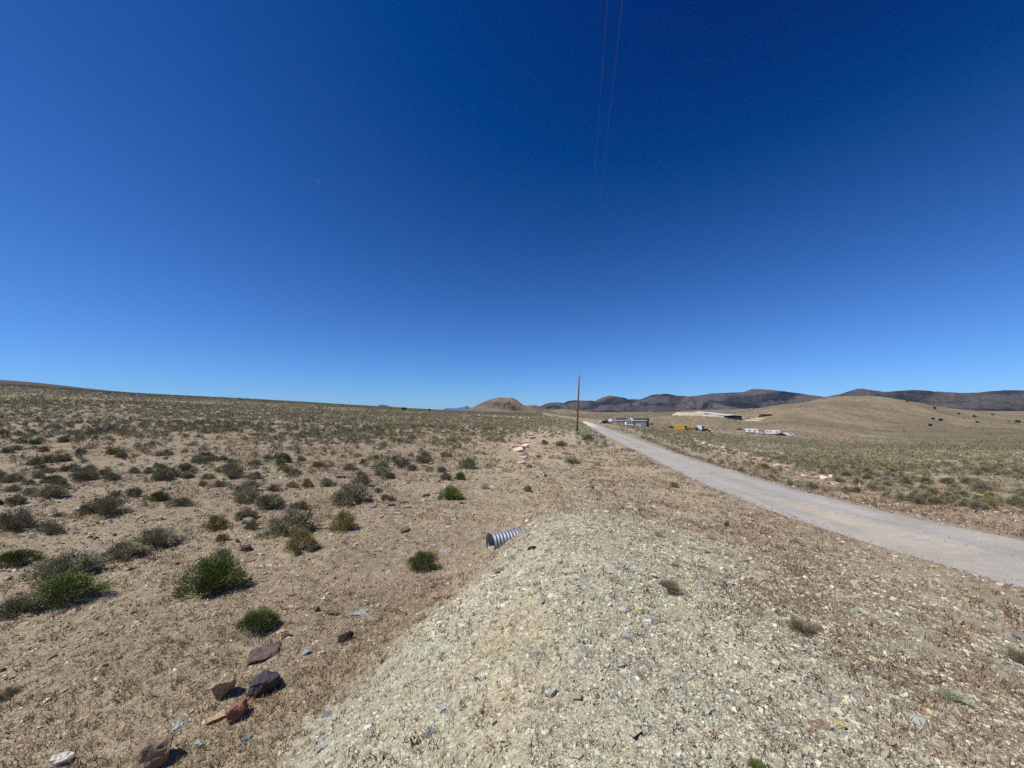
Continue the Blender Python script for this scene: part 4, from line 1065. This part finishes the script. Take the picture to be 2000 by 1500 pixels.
def house():
    d = 205; x, y, z = fpos(1232, d, 0.0)
    r = empty('manufactured_house', (x, y, z + 0.1), math.radians(-30))
    L_ = 19.0; Wd = 8.2; h = 2.9
    MB().box((0, Wd / 2, h / 2 - .5), (L_, Wd, h + 1.0)).build('wall', M_SIDING, r)
    # long low gable roof
    MB().prismx([(-0.45, h - 0.05), (Wd / 2, h + 1.35), (Wd + 0.45, h - 0.05), (Wd + 0.45, h + 0.12), (Wd / 2, h + 1.55), (-0.45, h + 0.12)], -L_ / 2 - 0.4, L_ / 2 + 0.4).build('roof', M_DKROOF, r)
    MB().prismx([(0.01, h - 0.02), (Wd / 2, h + 1.33), (Wd - 0.01, h - 0.02)], -L_ / 2 + 0.01, L_ / 2 - 0.01).build('gable_wall', M_SIDING, r)
    MB().box((0, -0.49, h - 0.05), (L_ + 0.84, 0.09, 0.28)).build('fascia', M_TRIM, r)
    # entrance bay
    bw = 3.9; bx0 = -0.4
    MB().prism([(bx0 - bw / 2, -0.9), (bx0 + bw / 2, -0.9), (bx0 + bw / 2, h + 0.0), (bx0, h + 1.25), (bx0 - bw / 2, h + 0.0)], -0.72, 0.1).build('entrance_bay', M_TRIM, r)
    MB().prism([(bx0 - bw / 2 - .55, h - 0.15), (bx0, h + 1.42), (bx0 + bw / 2 + .55, h - 0.15), (bx0 + bw / 2 + .55, h + 0.1), (bx0, h + 1.68), (bx0 - bw / 2 - .55, h + 0.1)], -1.05, 3.6).build('bay_roof', M_TRIM, r)
    for k in (-1, 0, 1):
        top = 3.3 if k == 0 else 2.7
        w = MB().box((bx0 + k * 1.25, -0.76, (0.5 + top) / 2), (0.95, 0.08, top - 0.5)).build('window', M_GLASS, r)
    for wx in (-8.3, -6.0, 3.9, 7.2):
        f = MB().box((wx, -0.05, 1.65), (1.45, 0.12, 1.35)).build('window', M_TRIM, r)
        MB().box((wx - .3, -0.13, 1.65), (0.5, 0.05, 1.05)).box((wx + .3, -0.13, 1.65), (0.5, 0.05, 1.05)).build('pane', M_GLASS, f)
    f = MB().box((-3.4, -0.05, 1.1), (1.1, 0.12, 2.2)).build('door', M_TRIM, r)
    MB().box((L_ / 2 + 1.6, 3, 0.1), (3.0, 5.0, 0.2)).build('deck', M_DECK, r)
    rail = MB()
    for k in range(9): rail.box((L_ / 2 + 0.2 + k * 0.35, 0.55, 0.7), (0.1, 0.1, 1.1))
    rail.box((L_ / 2 + 1.6, 0.55, 1.25), (3.0, 0.12, 0.12)); rail.box((L_ / 2 + 3.05, 3, 0.75), (0.1, 4.9, 1.1)).build('deck_rail', M_DECK, r)
    r.scale = (0.83, 0.83, 0.80)
    tag(r, 'long single-storey grey house with dark roof and white gabled entrance', 'house')
house()

M_ROOFW = pbr('dull_white_roof', (0.52, 0.52, 0.52), 0.7)
def barn():
    P0 = np.array(at_depth(1448.5, 400)); P1 = np.array(at_depth(1374, 640))
    zt0 = EYE + ray(1448, 812.3)[1] * 400; zt1 = EYE + ray(1374, 804.6)[1] * 640
    r = empty('long_shed', tuple(P0))
    dv = (P1 - P0); dv[2] = 0; n_ = np.array([-dv[1], dv[0], 0]); n_ = n_ / np.linalg.norm(n_) * -14.0   # depth direction away
    if n_[1] < 0: n_ = -n_
    v = []
    b0 = -3.0; t0 = zt0 - P0[2]; t1 = zt1 - P0[2]; b1 = t1 - 6.0
    A = [np.zeros(3), dv, dv + n_, n_]
    zb = [b0, b1, b1, b0]; ztp = [t0, t1, t1, t0]
    v = [(p[0], p[1], z_) for p, z_ in zip(A, zb)] + [(p[0], p[1], z_) for p, z_ in zip(A, ztp)]
    MB().add(v, [(0,1,2,3),(4,5,6,7),(0,1,5,4),(1,2,6,5),(2,3,7,6),(3,0,4,7)]).build('wall', M_DARKW, r)
    u = dv / np.linalg.norm(dv); w = n_ / np.linalg.norm(n_)
    A2 = [-u * .8 - w * .8, dv + u * .8 - w * .8, dv + u * .8 + n_ * .5, -u * .8 + n_ * .5, dv + u * .8 + n_ + w * .8, -u * .8 + n_ + w * .8]
    zz = [t0 + .02, t1 + .02, t1 + .7, t0 + .7, t1 + .02, t0 + .02]
    lo = [(p[0], p[1], z_ + 0.0) for p, z_ in zip(A2, zz)]; hi = [(p[0], p[1], z_ + 0.4) for p, z_ in zip(A2, zz)]
    MB().add(lo + hi, [(0,1,2,3),(3,2,4,5),(6,7,8,9),(9,8,10,11),(0,1,7,6),(5,4,10,11),(0,3,9,6),(3,5,11,9),(1,2,8,7),(2,4,10,8)]).build('roof', M_ROOFW, r)
    tag(r, 'very long low shed with black side wall and white roof on the hillside', 'shed')
barn()

def mound(name, px0, px1, row_top, row_base, d, depth, mat, label, cat, rise=0.22):
    """earth bank: flat top, sloping ends and faces"""
    X0 = (px0 - 1000) / FPX * d; X1 = (px1 - 1000) / FPX * d
    h = (row_base - row_top) / FPX * d; n = 60; m = 14
    V = []; rng = np.random.default_rng(int(px0))
    zb = EYE + ray(1000, row_base)[1] * d
    cx = (X0 + X1) / 2
    for i in range(n + 1):
        t = i / n; e = min(1, min(t, 1 - t) / rise)
        for j in range(m + 1):
            s = j / m; f = min(1, min(s, 1 - s) / 0.3) * e
            x = X0 + (X1 - X0) * t; y = d + depth * (s - 0.0)
            g = max(G(x, y) - 0.6, zb - 3) if f == 0 else None
            z = (G(x, y) - 0.6) if f <= 0 else min(zb, G(x, y) + 2) + h * f + rng.normal(0, 0.06 * h)
            V.append((x - cx, y - d, z - zb))
    F = [(i * (m + 1) + j, (i + 1) * (m + 1) + j, (i + 1) * (m + 1) + j + 1, i * (m + 1) + j + 1) for i in range(n) for j in range(m)]
    o = MB().add(V, F).build(name, mat, None, smooth=True); o.location = (cx, d, zb)
    return tag(o, label, cat)
mound('dirt_bank', 1325, 1382, 805.6, 809.5, 392, 20, M_DIRT, 'pale dirt bank in front of the left end of the long shed', 'dirt bank', 0.12)
mound('dirt_bank', 1374, 1414, 809.6, 813, 386, 10, M_DIRT, 'smaller pale dirt bank at the foot of the black shed wall', 'dirt bank', 0.4)
mound('dirt_pile', 1381, 1391, 838, 842, 226, 4, pbr('yellow_dirt', srgb(204, 190, 128), 0.95, noise=0.2), 'yellowish dirt pile right of the white box trailer', 'dirt pile', 0.45)

def gable_hut(px, d, w, dp, h, rz, wall, roof, label, name='shed', roofh=0.8):
    r = empty(name, fpos(px, d), rz)
    MB().prism([(-w / 2, -1), (w / 2, -1), (w / 2, h), (0, h + roofh), (-w / 2, h)], 0, dp).build('wall', wall, r)
    MB().prism([(-w / 2 - .25, h - .12), (0, h + roofh + .03), (w / 2 + .25, h - .12), (w / 2 + .25, h + .06), (0, h + roofh + .22), (-w / 2 - .25, h + .06)], -0.2, dp + .2).build('roof', roof, r)
    MB().box((0, -0.03, 0.9), (0.9, 0.06, 1.8)).build('door', wall, r)
    return tag(r, label, 'shed')
gable_hut(1447.5, 252, 3.2, 4.0, 2.1, math.radians(-8), M_TANW, M_DKROOF, 'small tan gabled shed left of the white trailers')

def flat_building(px, d, w, dp, h, rz, wall, roof, label, name, doors=1):
    r = empty(name, fpos(px, d), rz)
    MB().box((0, dp / 2, h / 2 - .4), (w, dp, h + .8)).build('wall', wall, r)
    MB().box((0, dp / 2, h + .1), (w + .5, dp + .5, 0.2)).build('roof', roof, r)
    for k in range(doors):
        MB().box((-w / 2 + (k + .5) * w / doors, -0.03, 1.0), (1.0, 0.06, 2.0)).build('door', M_BLACK, r)
    return tag(r, label, 'building')
flat_building(1497.5, 440, 11.5, 5, 2.2, 0, M_DGREEN, M_GREY, 'low dark green shed alone on the tan hillside', 'hillside_shed', 2)
flat_building(1483, 442, 4.0, 3, 1.5, 0, M_TANW, M_TANW, 'tiny tan lean-to just left of the dark green hillside shed', 'lean_to', 1)
flat_building(260.5, 330, 4.4, 4, 1.8, math.radians(20), M_WHITE, M_WHITE, 'small white building on the left skyline', 'distant_cabin', 1)
flat_building(255.0, 325, 1.6, 2, 1.7, math.radians(20), M_TANW, M_TANW, 'tiny tan hut left of the white skyline building', 'hut', 1)

def container(px, d, w, rz, mat, label, panels):
    r = empty('shipping_container', fpos(px, d), rz)
    b = MB(); b.box((0, 1.2, 1.4), (w, 2.4, 2.6))
    n = int(w / 0.3)
    for k in range(n): b.box((-w / 2 + (k + .5) * w / n, -0.03, 1.4), (w / n * .5, 0.08, 2.4))
    b.build('body', mat, r)
    for (pxx, pw, mt) in panels: MB().box((pxx, -0.1, 1.3), (pw, 0.08, 2.1)).build('door', mt, r)
    MB().box((0, 1.2, 2.76), (w + .05, 2.45, 0.12)).build('roof', mat, r)
    return tag(r, label, 'shipping container')
container(1330, 228, 8.4, math.radians(-28), M_YEL, 'yellow container with a dark square opening near its right end', [(2.4, 1.2, M_BLACK)])
container(1350.5, 230, 4.6, math.radians(-28), M_YEL, 'shorter yellow container half hidden by the teal truck', [(-1.9, .5, M_BLACK)])

def wheelset(r, xs, w, rad=0.4, y0=0.0):
    for x in xs:
        for y in (y0, y0 + w):
            MB().tube([(x, y - .13, rad), (x, y + .13, rad)], rad, 14).build('wheel', M_BLACK, r)

def truck(px, d, L_, rz, cabm, boxm, boxh, label, cab_right=True, name='truck', cat='truck', side=None):
    r = empty(name, fpos(px, d, 0.0), rz); s = 1 if cab_right else -1
    MB().box((0, 1.1, 0.75), (L_, 1.9, 0.3)).build('chassis', M_BLACK, r)
    cb = L_ / 2 - 1.0
    MB().prism([(s * (cb - 1.0), 0.8), (s * (cb + 1.0), 0.8), (s * (cb + 1.0), 1.35), (s * (cb + .35), 1.5), (s * (cb + .05), 2.15), (s * (cb - 1.0), 2.2)], 0.15, 2.05).build('cab', cabm, r)
    MB().prism([(s * (cb - .7), 1.5), (s * (cb + .22), 1.5), (s * (cb - .02), 2.05), (s * (cb - .7), 2.05)], 0.10, 2.10).build('window', M_GLASS, r)
    if boxh > 0:
        MB().box((-s * 1.0, 1.1, 0.95 + boxh / 2), (L_ - 2.3, 2.2, boxh)).build('cargo_box', boxm, r)
    wheelset(r, (s * (cb - .1), -s * (L_ / 2 - 1.1)), 1.9, 0.45, 0.15)
    return tag(r, label, cat)
truck(1352, 224, 7.0, math.radians(-12), M_TEAL, M_TEAL, 0.45, 'dull teal flatbed truck in front of the shorter yellow container', True)
def box_trailer(px, d, w, rz, label, m=M_WHITE, dark=False):
    r = empty('box_trailer', fpos(px, d, 0.0), rz)
    MB().box((0, 2.2, 1.75), (w, 4.6, 2.5)).build('body', m, r, bevel=0.05)
    MB().box((w / 2 + 0.03, 2.2, 1.7), (0.06, 4.3, 2.2)).build('shade_panel', M_GREY, r)  # grey sheet paints the shade onto the white body's right side
    MB().box((0, -0.12, 1.7), (w * .8, 0.05, 2.1)).build('door', m, r)
    wheelset(r, (0,), w, 0.4, 1.6)
    return tag(r, label, 'trailer')
box_trailer(1364.5, 224, 2.9, math.radians(-42), 'white box trailer with shaded right side beside the teal truck')
def pickup(px, d, rz, m, label, L_=5.2, name='pickup_truck', cat='pickup truck', bed=True, face=1):
    r = empty(name, fpos(px, d, 0.0), rz); s = face; h = L_ / 2
    prof = [(-h, .45), (h, .45), (h, 1.0), (h - 1.2, 1.12), (h - 1.75, 1.72), (h - 3.2, 1.75), (h - 3.4, 1.12), (-h, 1.1)] if bed else [(-h, .45), (h, .45), (h, .95), (h - .9, 1.1), (h - 1.5, 2.0), (-h + .1, 2.05), (-h, 1.2)]
    MB().prism([(s * x, z_) for x, z_ in prof], 0, 1.9).build('body', m, r, bevel=0.04)
    wp = [(h - 1.45, 1.15), (h - 1.85, 1.64), (h - 3.05, 1.66), (h - 3.15, 1.15)] if bed else [(h - 1.1, 1.2), (h - 1.6, 1.85), (h - 2.5, 1.88), (h - 2.5, 1.2)]
    MB().prism([(s * x, z_) for x, z_ in wp], -0.03, 1.93).build('window', M_GLASS, r)
    wheelset(r, (s * (h - .95), -s * (h - 1.0)), 1.7, 0.38, 0.1)
    return tag(r, label, cat)
pickup(1378.5, 222, math.radians(-10), M_BLACK, 'dark pickup right of the white box trailer')

def rv(px, d, L_, rz, label, motor=False, slides=(0,), name='travel_trailer', cat='trailer'):
    r = empty(name, fpos(px, d, 0.0), rz); h = L_ / 2
    prof = [(-h, .7), (h - .3, .7), (h, 1.3), (h, 2.2), (h - .5, 3.1), (-h + .2, 3.15), (-h, 2.8)]
    if motor: prof = [(-h - .6, .6), (h, .6), (h, 3.0), (-h + .3, 3.15), (-h - .1, 2.2), (-h - .7, 1.5)]
    MB().prism(prof, 0, 2.5).build('body', M_WHITE, r, bevel=0.06)
    for sx in slides: MB().box((sx, -0.35, 1.85), (1.9, 0.7, 1.9)).build('slide_out', M_WHITE, r)
    for wx in (-h + 1.2, -h + 2.9, h - 1.6): MB().box((wx, -0.03, 2.1), (0.7, 0.06, 0.6)).build('window', M_GLASS, r)
    MB().box((h - .7 if not motor else 0.4, -0.04, 1.7), (0.7, 0.05, 1.8)).build('door', M_TRIM, r)
    MB().box((0.1, 1.25, .55), (L_ - .5, 2.2, .3)).build('underframe', M_BLACK, r)
    wheelset(r, (-.4, .5) if not motor else (-h + .8, h - 1.6), 2.2, 0.38, 0.15)
    if not motor: MB().box((h + .6, 1.25, .6), (1.5, .15, .15)).build('tow_bar', M_BLACK, r)
    return tag(r, label, cat)
rv(1466, 250, 7.6, math.radians(-34), 'white travel trailer with two slide-outs beside the tan shed', slides=(-2.4, 0.4))
rv(1507, 250, 7.8, math.radians(-36), 'white motorhome with dark cab windows right of the travel trailer', motor=True, slides=(1.2,), name='motorhome', cat='motorhome')
pickup(1483.5, 247, math.radians(-34), M_WHITE, 'small white car parked between the travel trailer and the motorhome', 3.6, 'parked_car', 'car')
pickup(1525, 246, math.radians(-14), M_BLACK, 'black pickup behind the white van', 4.6)
pickup(1538, 245, math.radians(-36), M_WHITE, 'white van rightmost in the row of parked vehicles', 5.6, 'van', 'van', bed=False)
pickup(1487, 250, math.radians(-10), M_BLACK, 'low black car right behind the small white car', 3.8, 'parked_car', 'car')
pickup(1177.5, 212, math.radians(-5), M_WHITE, 'white pickup left of the dark cars by the house', 4.4)
pickup(1184, 211, math.radians(-5), M_BLACK, 'dark car in the middle of the row left of the house', 4.6, 'parked_car', 'car')
def tank():
    r = empty('propane_tank', fpos(1192.5, 208, 0.0), 0)
    MB().tube([(-1.0, 0, 1.6), (-.85, 0, 1.6), (.85, 0, 1.6), (1.0, 0, 1.6)], [.5, .95, .95, .5], 18).build('vessel', M_WHITE, r, smooth=True)
    MB().box((-.6, 0, .4), (.2, 1, 1.0)).box((.6, 0, .4), (.2, 1, 1.0)).build('stand', M_BLACK, r)
    tag(r, 'round white tank just left of the house', 'tank')
tank()
def post(px, d, h, w, m, label):
    x, y, z = fpos(px, d)
    o = MB().box((0, 0, h / 2), (w, w, h)).box((0, 0, h + .08), (w * 1.5, w * 1.5, .16)).build('marker_post', m, None); o.location = (x, y, z)
    tag(o, label, 'post')
post(1156.5, 200, 1.3, 0.45, M_TRIM, 'short white marker post by the road far away')
def flat_trailer():
    r = empty('flatbed_trailer', fpos(1312, 232, 0), math.radians(-14))
    MB().box((0, 1, .75), (5.2, 2.2, .3)).build('deck', M_BLACK, r); MB().box((-.8, 1, 1.1), (2.2, 1.6, .45)).box((1.4, 1, 1.05), (1.2, 1.4, .35)).build('load', M_DECK, r)
    wheelset(r, (-.5, .5), 2.0, .36, 0)
    tag(r, 'dark flatbed trailer with a low load left of the yellow container', 'trailer')
flat_trailer()
o = MB().box((0, 0, .4), (1.9, .8, .9)).box((0, 0, .9), (2.0, .9, .1)).build('storage_chest', M_TRIM); o.location = fpos(1247, 196, 0); tag(o, 'white chest on the ground in front of the grey house', 'chest')

# ------------------------------------------------------------------ junipers
def juniper(px, d, w, h, label, group=None, trunk=0.25, seed=0):
    rng = np.random.default_rng(seed + int(px))
    r = empty('juniper_tree', fpos(px, d, 0.0))
    n = 1400
    cc = rng.normal(0, 1, (22, 3)); cc /= np.linalg.norm(cc, axis=1, keepdims=True); cc *= rng.uniform(0.4, 1, (22, 1))
    p = cc[rng.integers(0, 22, n)] * np.array([w / 2, w / 2, h * (1 - trunk) / 2]) + rng.normal(0, 0.09, (n, 3)) * w
    p[:, 2] += h * (1 + trunk) / 2
    d1 = rng.normal(0, 1, (n, 3)); d1 /= np.linalg.norm(d1, axis=1, keepdims=True); s = np.cross(d1, rng.normal(0, 1, (n, 3))); s /= np.linalg.norm(s, axis=1, keepdims=True)
    V = np.stack([p - s * .09 * w / 3, p + s * .09 * w / 3, p + d1 * .3 * w / 3], 1).reshape(-1, 3)
    c = np.array(srgb(58, 66, 40))[None] * rng.uniform(.6, 1.3, (n, 1))
    mesh_np('crown', V, np.arange(3 * n).reshape(-1, 3), M_LEAF, np.repeat(c, 3, 0), parent=r)
    MB().tube([(0, 0, -.2), (w * .02, 0, h * .35), (-w * .03, 0.02, h * .7)], [w * .07, w * .05, w * .02], 8).tube([(0, 0, h * .2), (w * .25, .1, h * .6)], [w * .04, w * .015], 6).tube([(0, 0, h * .25), (-w * .25, -.1, h * .6)], [w * .04, w * .015], 6).build('trunk', M_DECK, r)
    return tag(r, label, 'tree', group)
juniper(789, 420, 5.0, 3.2, 'low rounded juniper on the skyline above the left plain', trunk=0.0)
juniper(839, 430, 3.2, 3.0, 'small juniper on the skyline with a visible trunk', trunk=0.35)
for k, (px, d, w, lab) in enumerate([(1826, 640, 4.4, 'dark juniper high on the right tan hillside'), (1821, 480, 3.6, 'left one of two close junipers on the right slope'), (1836, 470, 4.6, 'right one of two close junipers on the right slope'),
        (1814, 400, 3.2, 'lowest juniper on the right slope'), (1986, 520, 5.5, 'juniper standing near the right edge of the photo'), (1907, 470, 3.2, 'lower of the two junipers below the dark mountain'),
        (1903, 620, 4.4, 'upper of the two junipers below the dark mountain'), (1872, 640, 4.2, 'juniper between the hillside pair and the mountain foot'), (1774, 690, 4.0, 'juniper near the crest of the tan hill'), (1938, 760, 4.0, 'small far juniper below the mountain at right')]):
    juniper(px, d, w, w * .75, lab, 'junipers dotting the right hillside', trunk=0.0, seed=k)

# ------------------------------------------------------------------ haze
def haze():
    m = bpy.data.materials.new('thin_air'); m.use_nodes = True; N = m.node_tree.nodes; L = m.node_tree.links; N.clear()
    v = N.new('ShaderNodeVolumePrincipled'); v.inputs['Color'].default_value = (0.50, 0.68, 1.0, 1); v.inputs['Density'].default_value = HAZE
    v.inputs['Anisotropy'].default_value = 0.0
    o = N.new('ShaderNodeOutputMaterial'); L.new(v.outputs[0], o.inputs['Volume'])
    b = MB().box((0, 8000, 70), (36000, 24000, 545)).build('haze', m)
    tag(b, 'thin pale blue air between the plain and the far mountains', kind='stuff')
HAZE = 1.25e-5
haze()

# ------------------------------------------------------------------ moon
def moon():
    X, Z = ray(621, 353); D = 30000.0
    bm = bmesh.new(); bmesh.ops.create_uvsphere(bm, u_segments=32, v_segments=16, radius=D * math.hypot(X, Z, 1) * math.radians(0.27))
    me = bpy.data.meshes.new('moon'); bm.to_mesh(me); bm.free()
    me.polygons.foreach_set('use_smooth', [True] * len(me.polygons))
    m = bpy.data.materials.new('moon_through_air'); m.use_nodes = True; N = m.node_tree.nodes; L = m.node_tree.links; N.clear()
    t = N.new('ShaderNodeBsdfTransparent'); df = N.new('ShaderNodeBsdfDiffuse'); df.inputs['Color'].default_value = (0.035, 0.037, 0.04, 1)
    ad = N.new('ShaderNodeAddShader'); o = N.new('ShaderNodeOutputMaterial')
    L.new(t.outputs[0], ad.inputs[0]); L.new(df.outputs[0], ad.inputs[1]); L.new(ad.outputs[0], o.inputs['Surface'])
    me.materials.append(m)
    ob = bpy.data.objects.new('moon', me); COL.objects.link(ob); ob.location = (X * D, D, EYE + Z * D)
    tag(ob, 'faint daytime moon in the left half of the blue sky', 'moon')
moon()
